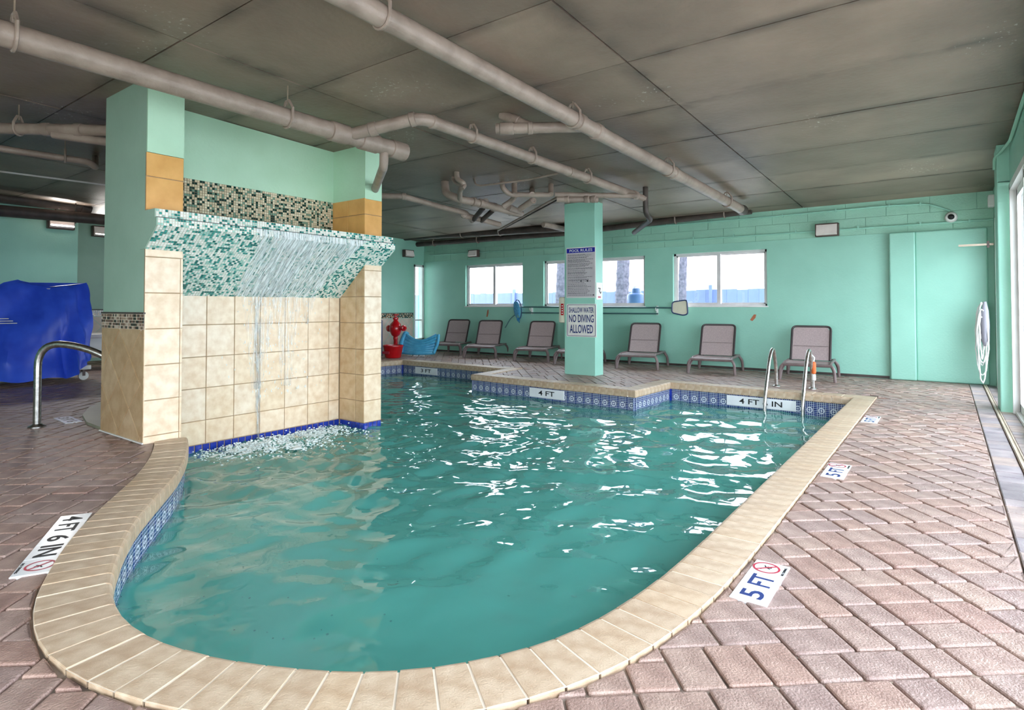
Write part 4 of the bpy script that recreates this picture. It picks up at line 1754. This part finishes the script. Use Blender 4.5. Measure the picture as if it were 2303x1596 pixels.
# ------------------------------------------------------------------ pipes
def clevis(parent, c, r, along_dir, top=None):
    """ring hanger with a rod to the ceiling"""
    c = Vector(c)
    d = Vector(along_dir).normalized()
    u = d.cross(Vector((0, 0, 1))).normalized()
    mb = MB()
    pts = [c + u * ((r + .006) * math.cos(a)) + Vector((0, 0, 1)) * ((r + .006) * math.sin(a)) for a in [math.pi + math.pi * k / 10 for k in range(11)]]
    pts = [c - u * (r + .006) + Vector((0, 0, r * .9))] + pts + [c + u * (r + .006) + Vector((0, 0, r * .9)), c + u * r * .3 + Vector((0, 0, r + .07)), c - u * r * .3 + Vector((0, 0, r + .07)), c - u * (r + .006) + Vector((0, 0, r * .9))]
    mb.tube(pts, .013, 6, caps=True)
    mb.build('hanger', 'pipe', parent)
    zt = ceil_z(c.y)
    if zt > c.z + r + .05:
        MB().tube([c + Vector((0, 0, r + .03)), Vector((c.x, c.y, zt))], .006, 6).build('hanger_rod', 'galv', parent)


def sleeve(parent, c, d, r, l, name='coupling'):
    c, d = Vector(c), Vector(d).normalized()
    mb = MB()
    mb.tube([c - d * l / 2, c - d * (l / 2 - .006), c + d * (l / 2 - .006), c + d * l / 2], [r * 1.02, r * 1.16, r * 1.16, r * 1.02], 18)
    mb.build(name, 'pipe', parent, smooth=True)


# long right pipe
def yline(x, y, drop):
    return Vector((x, y, ceil_z(y) - drop))


p1 = empty('drain_pipe', yline(-2.88, 1.0, .18), label='long brown drain pipe on the right running to the back wall', category='pipe')
p1.matrix_world = Matrix.Identity(4)
pts = [yline(-2.93, .8, .17), yline(-2.80, 10.35, .17)]
MB().tube(pts, .075, 20).build('pipe_run', 'pipe', p1, smooth=True)
dv = pts[1] - pts[0]
at_ = lambda y: pts[0] + dv * ((y - pts[0].y) / dv.y)
for y in (2.52, 4.88, 7.2, 9.6):
    clevis(p1, at_(y), .075, dv)
for y in (5.0, 5.35, 7.4):
    sleeve(p1, at_(y), dv, .075, .10)
MB().tube([at_(10.3), at_(10.45), at_(10.5)], [.075, .09, .085], 18).build('end_cap', 'pipe_dark', p1, smooth=True)
# short branch into it
e0, e1 = onceil(1115, 290, .2), at_(5.15)
b4 = MB()
b4.tube([e0, e1], .055, 16)
b4.build('branch', 'pipe', p1, smooth=True)
sleeve(p1, e0.lerp(e1, .12), e1 - e0, .055, .14, 'end_cap')
sleeve(p1, e0.lerp(e1, .38), e1 - e0, .055, .05)
k0 = e0.lerp(e1, .42)
k1 = onceil(1128, 258, .0)
MB().tube([k0, k0.lerp(k1, .75), k1], .05, 14).build('riser', 'pipe', p1, smooth=True)
sleeve(p1, k0.lerp(k1, .55), k1 - k0, .05, .08)

# left big pipe with the wye and the second run
P3D, P3R = .30, .085
q0, q1 = yline(-4.97, .2, P3D), yline(-4.76, 4.44, P3D)
at3 = lambda y: q0.lerp(q1, (y - q0.y) / (q1.y - q0.y))
p3 = empty('waste_pipe', (0, 0, 0), label='big brown waste pipe passing above the waterfall columns', category='pipe')
MB().tube([q0, q1], P3R, 22).build('pipe_run', 'pipe', p3, smooth=True)
for y in (1.14, 3.08):
    clevis(p3, at3(y), P3R, q1 - q0)
sleeve(p3, at3(3.62), q1 - q0, P3R, .20)
sleeve(p3, at3(3.98), q1 - q0, P3R, .22)
sleeve(p3, at3(4.36), q1 - q0, P3R, .20, 'end_cap')
wy = at3(3.72)
el = onceil(945, 264, .13)
P2 = [wy, el, yline(-3.90, 8.55, .14)]
fp = fillet(P2, .14, 8)
MB().tube(fp, .062, 18).build('second_run', 'pipe', p3, smooth=True)
sleeve(p3, wy.lerp(el, .36), el - wy, .062, .08)
sleeve(p3, wy.lerp(el, .9), el - wy, .062, .06)
d2 = P2[2] - P2[1]
at2 = lambda y: P2[1] + d2 * ((y - P2[1].y) / d2.y)
sleeve(p3, at2(P2[1].y + .16), d2, .062, .05)
for y in (4.85, 7.15, 5.9):
    clevis(p3, at2(y), .062, d2)
sleeve(p3, at2(6.75), d2, .062, .12)
sleeve(p3, at2(8.5), d2, .062, .12)
tb = at3(4.18)
MB().tube(fillet([tb, tb - Vector((0, 0, .21)), Vector((AX1 - .02, 4.84, tb.z - .24))], .1, 6), .047, 14).build('drop_elbow', 'pipe', p3, smooth=True)

# fittings at the far end of the second run
ee = at2(8.55)
s1 = MB()
m0 = onceil(1447, 412, .0)
m0 = Vector((ee.x + .12, ee.y + .1, ceil_z(ee.y)))
s1.tube(fillet([m0, Vector((m0.x, m0.y, ee.z - .28)), Vector((m0.x - .02, m0.y + .25, ee.z - .34)), Vector((m0.x - .75, m0.y + 1.2, ee.z - .40))], .1, 5), .042, 12)
s1.build('far_drop', 'pipe_dark', p3, smooth=True)
MB().tube([ee, Vector((m0.x, m0.y, ee.z - .05))], .05, 12).build('far_tee', 'pipe', p3, smooth=True)


# cluster of traps and branches above the left half of the pool
cl = empty('drain_cluster', (0, 0, 0), label='tangle of brown drain traps and elbows under the ceiling left of the pillar', category='pipe')
def cpipe(px, drop, r, name='branch', m='pipe', fl_=.08):
    P = [onceil(x, y, d) for (x, y), d in zip(px, drop)]
    mb = MB()
    mb.tube(fillet(P, fl_, 5) if len(P) > 2 else P, r, 12)
    mb.build(name, m, cl, smooth=True)
    return P


P = cpipe([(1000, 408), (1003, 436), (1030, 447), (1104, 463), (1166, 481)], [0, .22, .30, .31, .32], .062, 'main_branch')
for t in ((1065, 454), (1080, 457), (1112, 466), (1150, 476)):
    sleeve(cl, onceil(*t, .305), P[3] - P[2], .062, .06)
cpipe([(1027, 386), (1028, 404), (1045, 412), (1034, 428), (1035, 457)], [0, .12, .18, .24, .34], .038, 'trap', fl_=.12)
cpipe([(1018, 400), (1024, 412), (1046, 416), (1040, 424)], [.02, .12, .2, .26], .03, 'trap')
P = cpipe([(858, 440), (909, 442), (987, 464), (1048, 479), (1062, 496)], [.30, .30, .32, .34, .40], .046, 'side_branch')
sleeve(cl, onceil(909, 442, .30), (1, 1, 0), .046, .06)
cpipe([(1129, 410), (1131, 424), (1147, 438), (1240, 438)], [0, .12, .2, .2], .04, 'cross_branch')
for a, b in ((1157, 412), (1197, 424), (1239, 414)):
    cpipe([(a, b), (a, 437)], [0.0, .2], .042, 'stub')
cpipe([(1160, 438), (1151, 452), (1132, 464)], [.2, .26, .34], .046, 'trap_arm')
cpipe([(1198, 451), (1170, 470)], [.26, .36], .05, 'trap_arm')
cpipe([(1086, 468), (1066, 493)], [.32, .42], .042, 'trap_arm', 'pipe_dark')
cpipe([(1107, 474), (1083, 496)], [.32, .42], .042, 'trap_arm', 'pipe_dark')
cpipe([(1045, 485), (1085, 494), (1123, 505)], [.38, .40, .42], .05, 'lower_branch')
cpipe([(1143, 465), (1172, 480)], [.28, .30], .056, 'main_branch')
for (a, b, d, r_) in ((1092, 455, .26, .055), (1199, 452, .25, .052), (1043, 485, .38, .045)):
    c = onceil(a, b, d)
    dd = (EYE - c)
    dd.z = 0
    dd = dd.normalized()
    MB().tube([c - dd * .05, c + dd * .05, c + dd * .055, c + dd * .055, c + dd * .09], [r_, r_, r_ * .95, r_ * .5, r_ * .5], 16).build('cleanout_cap', 'pipe', cl, smooth=True)
cpipe([(1120, 518), (1252, 444)], [.42, .2], .018, 'thin_line')
cpipe([(1136, 512), (1258, 447)], [.36, .16], .014, 'thin_line', 'pipe_dark')
cpipe([(1066, 402), (1069, 414), (1078, 418), (1190, 404), (1262, 388)], [0, .10, .13, .13, .13], .016, 'thin_line')
cpipe([(1248, 438), (1432, 440)], [.20, .20], .042, 'header')
cpipe([(1252, 448), (1345, 449)], [.27, .27], .046, 'header')
for a in (1275, 1320, 1335):
    sleeve(cl, onceil(a, 448, .27), (1, .2, 0), .046, .07)
cpipe([(1222, 505), (1235, 507), (1272, 516)], [.40, .40, .40], .05, 'lower_branch')

# pipes along the back wall
bw = empty('wall_pipe', (0, 0, 0), label='dark brown pipe slung along the top of the back wall', category='pipe')
a, b = ony(895, 553, 11.45), ony(1275, 524, 11.45)
c = ony(1690, 474, 11.45)
MB().tube([a, b, c], .062, 14).build('pipe_run', 'pipe_dark', bw, smooth=True)
MB().tube([a, a + Vector((-.35, -.5, -.02))], .062, 14).build('elbow', 'pipe_dark', bw, smooth=True)
for px, py in ((977, 547), (1075, 540), (1520, 495), (1630, 481)):
    clevis(bw, ony(px, py, 11.45), .062, (1, 0, 0))
bw2 = empty('wall_pipe', (0, 0, 0), label='thicker dark pipe just in front of the slung back wall pipe', category='pipe')
a, b = ony(858, 537, 11.0), ony(1275, 512, 11.0)
MB().tube([a, b], .085, 14).build('pipe_run', 'pipe_dark', bw2, smooth=True)
for px, py in ((905, 534), (1040, 526), (1125, 521)):
    clevis(bw2, ony(px, py, 11.0), .085, (1, 0, 0))

# pipes in the dim area at left
lp = empty('left_pipe', (0, 0, 0), label='brown drain pipe at upper left behind the near column', category='pipe')
a, b = onceil(-40, 288, .25), onceil(262, 294, .25)
MB().tube([a, b], .058, 16).build('pipe_run', 'pipe', lp, smooth=True)
for t in (.48, .72):
    sleeve(lp, a.lerp(b, t), b - a, .058, .08)
clevis(lp, a.lerp(b, .27), .058, b - a)
MB().tube([onceil(120, 302, .3), onceil(262, 322, .36)], .045, 12).build('branch', 'pipe', lp, smooth=True)
lp2 = empty('left_pipe', (0, 0, 0), label='thinner brown pipe with an elbow below the upper left drain', category='pipe')
P = [onceil(-40, 328, .28), onceil(200, 364, .28), onceil(214, 376, .32), onceil(214, 352, .0)]
MB().tube(fillet(P[:3] + [P[3]], .08, 5), .04, 12).build('pipe_run', 'pipe', lp2, smooth=True)
clevis(lp2, P[0].lerp(P[1], .76), .04, P[1] - P[0])
lp3 = empty('conduit', (0, 0, 0), label='thin pale conduit crossing the dim ceiling at left', category='conduit')
MB().tube([onceil(-40, 380, .06), onceil(262, 419, .06)], .014, 8).build('conduit_run', 'frame', lp3, smooth=True)
XD = -13.5
for (ya, yb, r_, x0, lab) in ((443, 466, .10, 180, 'upper of two large dark ducts high on the left wall'), (474, 494, .105, 238, 'lower of two large dark ducts high on the left wall')):
    d_ = empty('duct', (0, 0, 0), label=lab, category='duct')
    xd = XD if x0 > 200 else XD - .3
    a, b = onx(-30, ya - 3, xd), onx(x0, yb, xd)
    MB().tube([a, b], r_, 16).build('duct_run', 'pipe_dark', d_, smooth=True)
    MB().tube([b, b + (b - a).normalized() * .02, b + (b - a).normalized() * .18 + Vector((0, 0, -.04))], [r_, r_ * 1.15, r_ * .9], 16).build('duct_end', 'pipe_dark', d_, smooth=True)
    cc = a.lerp(b, .72)
    MB().tube([cc + Vector((0, 0, -r_ - .02)), Vector((cc.x, cc.y, ceil_z(cc.y)))], .012, 6).build('hanger_rod', 'pipe_dark', d_)

# ------------------------------------------------------------------ flood lamps, conduit, camera
def flood(c, rz, s, label, power=0):
    root = empty('flood_lamp', c, rz, label=label, category='lamp', group='wall flood lamps')
    h = MB()
    h.box(-s, s, -.05, .06, -s * .62, s * .62, .012)
    h.build('housing', 'brown', root)
    l = MB()
    l.add([(-s * .88, -.052, s * .5), (s * .88, -.052, s * .5), (s * .88, -.11, -s * .4), (-s * .88, -.11, -s * .4), (-s * .88, -.05, -s * .52), (s * .88, -.05, -s * .52)], [(0, 1, 2, 3), (3, 2, 5, 4), (0, 3, 4), (1, 5, 2)])
    l.build('lens', 'lens', root)
    rim = MB()
    rim.tube([(-s * .95, -.055, -s * .56), (s * .95, -.055, -s * .56), (s * .95, -.055, s * .56), (-s * .95, -.055, s * .56)], .009, 6, closed=True)
    rim.build('rim', 'brown', root)
    if power:
        ld_ = bpy.data.lights.new('flood_light', 'AREA')
        ld_.shape = 'RECTANGLE'
        ld_.size, ld_.size_y = s * 1.6, s * .9
        ld_.energy = power
        ld_.color = (1, .95, .9)
        lo_ = bpy.data.objects.new('flood_light', ld_)
        COL.objects.link(lo_)
        lo_.parent = root
        lo_.location = (0, -.125, -.01)
        lo_.rotation_euler = (math.radians(-62), 0, 0)
    return root


flood(ony(1860, 517, YB - .07), 0, .185, 'large flood lamp on the back wall at right')
flood(ony(1066, 570, YB - .07), 0, .15, 'flood lamp on the back wall above the leftmost window')
flood(onx(918, 570, -11.63), math.pi / 2, .16, 'flood lamp on the short wall above the red standpipe')
flood(onx(137, 500, -13.93), math.pi / 2, .22, 'flood lamp on the alcove wall above the blue cover', 13)
flood(onx(230, 521, -15.43), math.pi / 2, .2, 'flood lamp on the shaded far wall by the near column', 4)
cd = empty('wall_conduit', (0, 0, 0), label='lower painted conduit line across the back wall to the flood lamp', category='conduit')
MB().tube([ony(965, 574, YB - .012), ony(1365, 550, YB - .012), ony(1700, 529, YB - .012), ony(2235, 493, YB - .012)], .017, 8).build('conduit_run', 'green', cd)
for px in (1100, 1200, 1450, 1560, 1650, 1790, 1930, 2070, 2180):
    q = ony(px, 574 - (px - 965) * .0642, YB - .012)
    MB().box(-.012, .012, -.016, .0, -.03, .03).build('strap', 'green', cd, loc=q)
cd2 = empty('wall_conduit', (0, 0, 0), label='upper painted conduit line curving down to the dome camera', category='conduit')
MB().tube(fillet([ony(1400, 515, YB - .012), ony(1700, 490, YB - .012), ony(2000, 462, YB - .012), ony(2090, 458, YB - .012), ony(2137, 474, YB - .012)], .25), .017, 8).build('conduit_run', 'green', cd2)
for px, py in ((1500, 507), (1600, 499), (1760, 485), (1880, 473), (2000, 462), (2070, 459)):
    MB().box(-.012, .012, -.016, .0, -.03, .03).build('strap', 'green', cd2, loc=ony(px, py, YB - .012))
dc = empty('dome_camera', ony(2139, 488, YB - .05), label='round white dome security camera on the back wall at right', category='camera')
MB().lathe([(.085, .05), (.085, .01), (.07, -.02), (.045, -.03)], (0, 0, 0), 20, 'Y').build('base', 'white', dc, smooth=True)
MB().lathe([(.045, -.025), (.04, -.055), (.02, -.075), (.005, -.08)], (0, 0, 0), 16, 'Y').build('dome', 'black', dc, smooth=True)
em = empty('corner_fixture', ony(2231, 452, 11.3), label='white angled fixture in the top right corner by the column', category='fixture')
MB().box(-.05, .03, -.08, .08, -.09, .09, .015).build('case', 'white', em)
MB().box(.0, .08, -.02, .02, .06, .09).build('arm', 'brown', em)
wcv = empty('corner_conduit', (0, 0, 0), label='white bent conduit over the top of the right column', category='conduit')
MB().tube(fillet([(.47, 8.86, 2.80), (.47, 8.84, 2.94), (.52, 8.78, 2.98), (.575, 8.3, 3.0), (.578, 7.0, 3.06), (.578, 5.0, 3.10)], .06), .016, 8).build('conduit_run', 'green_block', wcv, smooth=True)

# ------------------------------------------------------------------ hose and bracket in the right corner
hs = empty('hose_bundle', (.44, 11.25, 0), label='white hose and cord bundle hanging by the far corner door', category='hose')
rnd = random.Random(2)
for k in range(7):
    z0, z1 = rnd.uniform(1.0, 1.28), rnd.uniform(.05, .75)
    mb = MB()
    w = rnd.uniform(.03, .13)
    P = []
    for i in range(25):
        t = i / 24 * 2 * math.pi
        P.append((rnd.uniform(-.006, .006) + w * .7 * math.sin(t) - .02, w * .5 * math.sin(t + k), (z0 + z1) / 2 + (z0 - z1) / 2 * math.cos(t)))
    mb.tube(P[:-1], .009, 6, closed=True)
    mb.build('loop', 'white', hs, smooth=True)
MB().lathe([(.02, .62), (.05, .70), (.055, .95), (.045, 1.15), (.02, 1.28)], (.02, 0, 0), 10).build('wrapped_bag', 'canvas', hs, smooth=True)
br_ = empty('bracket_arm', (.40, 11.35, 2.14), label='small tan horizontal bracket arm on the far corner door', category='bracket')
MB().box(-.24, .18, -.015, .015, -.015, .015).build('arm', 'track', br_)
MB().box(.10, .13, -.02, .02, -.05, .05).build('clamp', 'brown', br_)

# ------------------------------------------------------------------ nets and poles on the back wall
YN = YB - .07
pl = empty('leaf_net', (0, 0, 0), label='blue leaf net on a pole hung on the back wall left of the pillar', category='net')
a, b = ony(1174, 691, YN), ony(1480, 706, YN)
b.z = a.z - .14
a2 = ony(1174, 703, YN)
MB().tube([a2, Vector((b.x, b.y, a2.z))], .016, 8).build('pole', 'pole', pl)
c = ony(1165, 696, YN)
fr_ = MB()
fr_.tube([c + Vector((.10 * math.cos(t), -.08 * math.sin(t) * .4, .30 * math.sin(t) * .8)) for t in [k * math.pi / 10 for k in range(20)]], .012, 6, closed=True)
fr_.build('hoop', 'bluemetal', pl)
bgm = MB()
V, Fc = [], []
for j in range(9):
    t = j / 8
    for i in range(12):
        q = 2 * math.pi * i / 12
        wv = 1 - .55 * t
        V.append(c + Vector((.095 * wv * math.cos(q) + .05 * t, -.05 - .05 * math.sin(q) * wv, .22 * wv * math.sin(q) - .22 * t + .02 * math.sin(q * 3 + j))))
for j in range(8):
    for i in range(12):
        Fc.append((j * 12 + i, j * 12 + (i + 1) % 12, (j + 1) * 12 + (i + 1) % 12, (j + 1) * 12 + i))
bgm.add(V, Fc)
bgm.build('net_bag', 'netblue', pl, smooth=True)
MB().tube(fillet([c + Vector((-.05, 0, -.1)), c + Vector((-.22, -.02, -.22)), c + Vector((-.38, -.02, -.45))], .1), .012, 6).build('fork', 'pole', pl)
sk = empty('skimmer_net', (0, 0, 0), label='flat skimmer net on a long pole under the rightmost window', category='net')
a, b = ony(1174, 690, YN - .01), ony(1512, 692, YN - .01)
MB().tube([a, b], .017, 8).build('pole', 'pole', sk)
cor = [ony(x, y, YN - .03) for x, y in ((1512, 679), (1545, 674), (1547, 706), (1537, 709), (1511, 703))]
MB().tube(fillet([cor[0].lerp(cor[4], .5)] + cor[0:5] + [cor[0].lerp(cor[4], .5)], .06), .014, 6).build('rim', 'bluemetal', sk)
mb = MB()
mb.add([*cor, *[q + Vector((0, .006, 0)) for q in cor]], [(0, 1, 2, 3, 4), (5, 6, 7, 8, 9)])
mb.build('mesh', 'cream', sk)
for i, (x, y) in enumerate(((1196, 695), (1478, 695))):
    h_ = empty('pole_hook', ony(x, y, YN + .03), label='small white pole hook on the back wall, %s' % ('left of the pillar' if i == 0 else 'right of the pillar'), category='hook')
    MB().box(-.015, .015, -.02, .04, -.12, .07, .004).build('plate', 'white', h_)
    MB().tube(fillet([(0, -.02, -.02), (0, -.08, -.03), (0, -.08, .03)], .02), .008, 6).build('hook', 'white', h_)

# ------------------------------------------------------------------ red standpipe, bucket, float
hy = empty('fire_standpipe', (-11.05, 10.08, 0), label='red fire standpipe valve in the far left corner', category='standpipe')
MB().lathe([(.05, 0), (.05, .38), (.06, .40), (.06, .44), (.05, .46), (.10, .50), (.15, .60), (.16, .68), (.13, .78), (.07, .84), (.05, .88), (.07, .90), (.07, .93), (.03, .95), (.03, 1.02)], (0, 0, 0), 18).build('body', 'red', hy, smooth=True)
MB().lathe([(.055, .08), (.055, .26), (.075, .27), (.075, .31), (.05, .32), (.035, .36)], (0, 0, .68), 14, 'X').build('outlet', 'red', hy, smooth=True)
MB().lathe([(.06, -.26), (.085, -.25), (.085, -.2), (.05, -.16), (.08, -.08)], (0, 0, .66), 14, 'X').build('side_cap', 'red', hy, smooth=True)
hw = MB()
hw.tube([(.075 * math.cos(t), .075 * math.sin(t), 1.0) for t in [k * math.pi / 8 for k in range(16)]], .012, 6, closed=True)
hw.tube([(-.07, 0, 1.0), (.07, 0, 1.0)], .008, 6)
hw.build('hand_wheel', 'red', hy, smooth=True)
bk = empty('red_bin', (-10.56, 9.56, 0), label='low red bin on the floor below the fire standpipe', category='bin')
MB().lathe([(.17, 0), (.19, .02), (.235, .26), (.245, .27), (.245, .30), (.225, .30), (.2, .08), (.01, .07)], (0, 0, 0), 20).build('shell', 'red', bk, smooth=True)
MB().box(-.12, .12, -.235, -.22, .10, .16, .01).build('badge', 'redring', bk)
ft = empty('pool_float', (-10.55, 10.46, 0), math.radians(25), label='light blue ribbed pool float lying against the wall', category='float')
for k in range(7):
    u = k / 6
    mb = MB()
    P = [(-.42 + .80 * t, -.16 + .26 * u - .10 * math.sin(math.pi * t), .07 + .42 * u ** 1.2 * (1 - .35 * math.sin(math.pi * t)) + .05 * (t - .5) ** 2) for t in [i / 10 for i in range(11)]]
    mb.tube(P, .046, 9)
    mb.build('rib', 'aqua', ft, smooth=True)
mb = MB()
mb.tube(fillet([(-.42, -.22, .06), (-.50, -.05, .32), (-.46, .12, .55), (-.40, .16, .50)], .1), .055, 10)
mb.build('pillow_end', 'aqua', ft, smooth=True)
mb = MB()
mb.tube(fillet([(.40, -.2, .06), (.45, -.02, .30), (.42, .12, .50)], .1), .04, 10)
mb.build('foot_end', 'aqua', ft, smooth=True)
vp = empty('vertical_post', (-11.18, 9.72, 0), label='dark blue post half hidden beside the red standpipe', category='post')
MB().tube([(0, 0, 0), (0, 0, .86), (-.05, -.05, .93)], .04, 10).build('post', 'bluemetal', vp, smooth=True)

# ------------------------------------------------------------------ blue covered pool lift at left
cv = empty('covered_lift', (-11.75, 2.90, 0), label='pool lift under a draped bright blue vinyl cover at left', category='pool lift')
mb = MB()
nu, nv = 96, 26
V, Fc = [], []
topc = [(-.10, 1.64), (.10, 1.55), (.38, 1.52), (.66, 1.56), (.86, 1.62)]


def top_at(u):
    return float(np.interp(u, [q[0] for q in topc], [q[1] for q in topc]))


for j in range(nv + 1):
    t = j / nv                                  # 0 at the ridge, 1 at the hem
    for i in range(nu):
        q = 2 * math.pi * i / nu
        cx_, cy_ = math.cos(q), math.sin(q)
        flare = .16 + .84 * t ** .7
        # ellipse: x depth, y width; the skirt spreads left (towards -y)
        yy = .38 + cy_ * (.46 * (1 - t) ** 1.2 + (.50 + (.95 if cy_ < 0 else .0)) * t ** (.8 if cy_ > 0 else .62))
        xx = cx_ * (.015 + .545 * t ** .75)
        fold = (.06 * (1 - abs(math.sin(q * 4.5 + 1.1 * t + .6))) + .05 * (1 - abs(math.sin(q * 7.5 - 1.6 * t + 2))) - .05) * (t ** .7) + .03 * math.sin(q * 5 + 6 * t) * math.sin(math.pi * t)
        xx += fold * cx_ * 2.0
        yy += fold * cy_ * 1.4
        zt = top_at(max(-.1, min(.86, yy)))
        hem = .08 + (.34 if cy_ > 0 else 0) * max(0, cy_) ** 2.2
        zz = zt + (hem - zt) * t + .02 * math.sin(q * 13 + 3 * t) * t
        V.append((xx, yy, zz))
for j in range(nv):
    for i in range(nu):
        Fc.append((j * nu + i, j * nu + (i + 1) % nu, (j + 1) * nu + (i + 1) % nu, (j + 1) * nu + i))
Fc.append(tuple(range(nu))[::-1])
mb.add(V, Fc)
mb.build('cover', 'cover', cv, smooth=True)
lb = MB()
for k in range(3):
    lb.box(.50, .512, -.62 + k * .07, -.30 + k * .05, 1.02 - k * .035, 1.032 - k * .035)
lb.build('print_stripe', 'white', cv)
for (yy, xx) in ((.72, .30), (-.45, .30), (.72, -.25)):
    w = empty('caster', (xx, yy, 0))
    w.parent = cv
    MB().lathe([(.03, -.025), (.07, -.02), (.07, .02), (.03, .025)], (0, 0, .07), 14, 'X').build('wheel', 'white', w, smooth=True)
    MB().box(-.03, .03, -.02, .02, .07, .18).build('fork', 'brown', w)
MB().box(-.3, .34, -.5, .82, .17, .24, .01).build('base_frame', 'white', cv)
MB().tube([(0, .3, .2), (0, .3, 1.5)], .05, 10).build('mast', 'white', cv)
bn = empty('white_bench', (-13.6, 4.55, 0), label='white moulded bench behind the blue cover', category='bench')
MB().box(-.3, .45, -.75, .75, .30, .62, .08).build('seat', 'white', bn, smooth=True)
MB().box(-.3, .45, -.75, .75, .60, .68, .03).build('lid', 'frame', bn, smooth=True)
for s in (-.6, .6):
    MB().tube([(.3, s, .32), (.36, s, 0)], .03, 8).build('leg', 'white', bn)
    MB().tube([(-.2, s, .32), (-.26, s, 0)], .03, 8).build('leg', 'white', bn)

# ------------------------------------------------------------------ outside
MB().box(-40, 40, 11.95, 40, -.30, -.10).build('ground_outside', 'outdoor', label='pale concrete ground outside the back windows', kind='structure')
MB().box(-30, 30, -30, -4.2, -.30, -.06).build('bounce_terrace', 'outdoor', label='unseen pale terrace added to bounce light in behind the camera', kind='structure')  # unseen ground, added to bounce daylight through the front opening
MB().box(.82, 30, -4.2, 11.95, -.30, -.05).build('bounce_patio', 'outdoor', label='unseen pale patio added to bounce light in through the sliding doors', kind='structure')  # unseen ground, added pale to bounce daylight up to the ceiling
fn = empty('garden_fence', (0, 17.5, -.1), label='pale blue-grey board fence seen through the back windows', category='fence')
bdm = MB().box(-.149, .149, -.012, .012, 0, 1.80, .003).mesh('fence_board', M['fence'])
bdm2 = MB().box(-.149, .149, -.012, .012, 0, 1.82, .003).mesh('fence_board', M['fence'])
x = -20.0
while x < 2:
    place('fence_board', bdm if random.random() < .5 else bdm2, fn, (x, random.uniform(-.004, .004), 0))
    x += .30
for zr in (.35, 1.0, 1.6):
    MB().box(-20.2, 2, .014, .06, zr, zr + .09).build('fence_rail', 'fence', fn)
for k in range(10):
    MB().box(-20 + k * 2.4 - .05, -20 + k * 2.4 + .05, -.08, .02, 0, 1.95, .01).build('fence_post', 'frame' if k == 8 else 'fence', fn)
for (px, Yp, r_, lab) in ((1260, 14.6, .165, 'palm trunk outside seen just left of the pillar in the middle window'), (1396, 14.8, .17, 'palm trunk outside right of the pillar in the middle window'), (1531, 16.2, .11, 'slim palm trunk outside at the left edge of the rightmost window')):
    g0 = ony(px, 690, Yp)
    tr_ = empty('palm_tree', (g0.x, g0.y, -.1), label=lab, category='palm tree', group='palms outside the windows')
    mb = MB()
    P, Rr = [], []
    for k in range(36):
        t = k / 35
        P.append((.25 * t * t, .05 * math.sin(t * 3), 5.2 * t))
        Rr.append(r_ * (1.18 - .35 * t) * (1 + (.06 if k % 2 else -.03)))
    mb.tube(P, Rr, 12)
    mb.build('trunk', 'trunk', tr_)
    for k in range(11):
        q = 2 * math.pi * k / 11
        fm = MB()
        V, Fc = [], []
        for i in range(9):
            t = i / 8
            rad, zz = .85 * t, 5.2 + .7 * math.sin(t * 2.2) - 1.0 * t * t
            w = .13 * math.sin(math.pi * min(1, t * .95 + .05))
            for s in (-1, 0, 1):
                V.append((.25 + rad * math.cos(q) - s * w * math.sin(q), rad * math.sin(q) + s * w * math.cos(q), zz - abs(s) * .12))
        for i in range(8):
            for s in range(2):
                Fc.append((i * 3 + s, i * 3 + s + 1, i * 3 + s + 4, i * 3 + s + 3))
        fm.add(V, Fc)
        fm.build('frond', 'frond', tr_)
tk = empty('garden_drum', (0, 0, 0), label='dark blue drum on a stand outside the middle window', category='drum')
p = ony(1431, 690, 13.0)
tk.location = (p.x, p.y, -.1)
MB().lathe([(.05, 1.24), (.20, 1.28), (.215, 1.32), (.215, 1.55), (.2, 1.60), (.12, 1.63), (.10, 1.74), (.02, 1.76)], (0, 0, 0), 16).build('drum', 'bluemetal', tk, smooth=True)
MB().tube([(0, 0, 0), (0, 0, 1.26)], .03, 8).build('stand', 'bluemetal', tk)
MB().box(-.2, .2, -.2, .2, 0, .04).build('foot', 'bluemetal', tk)
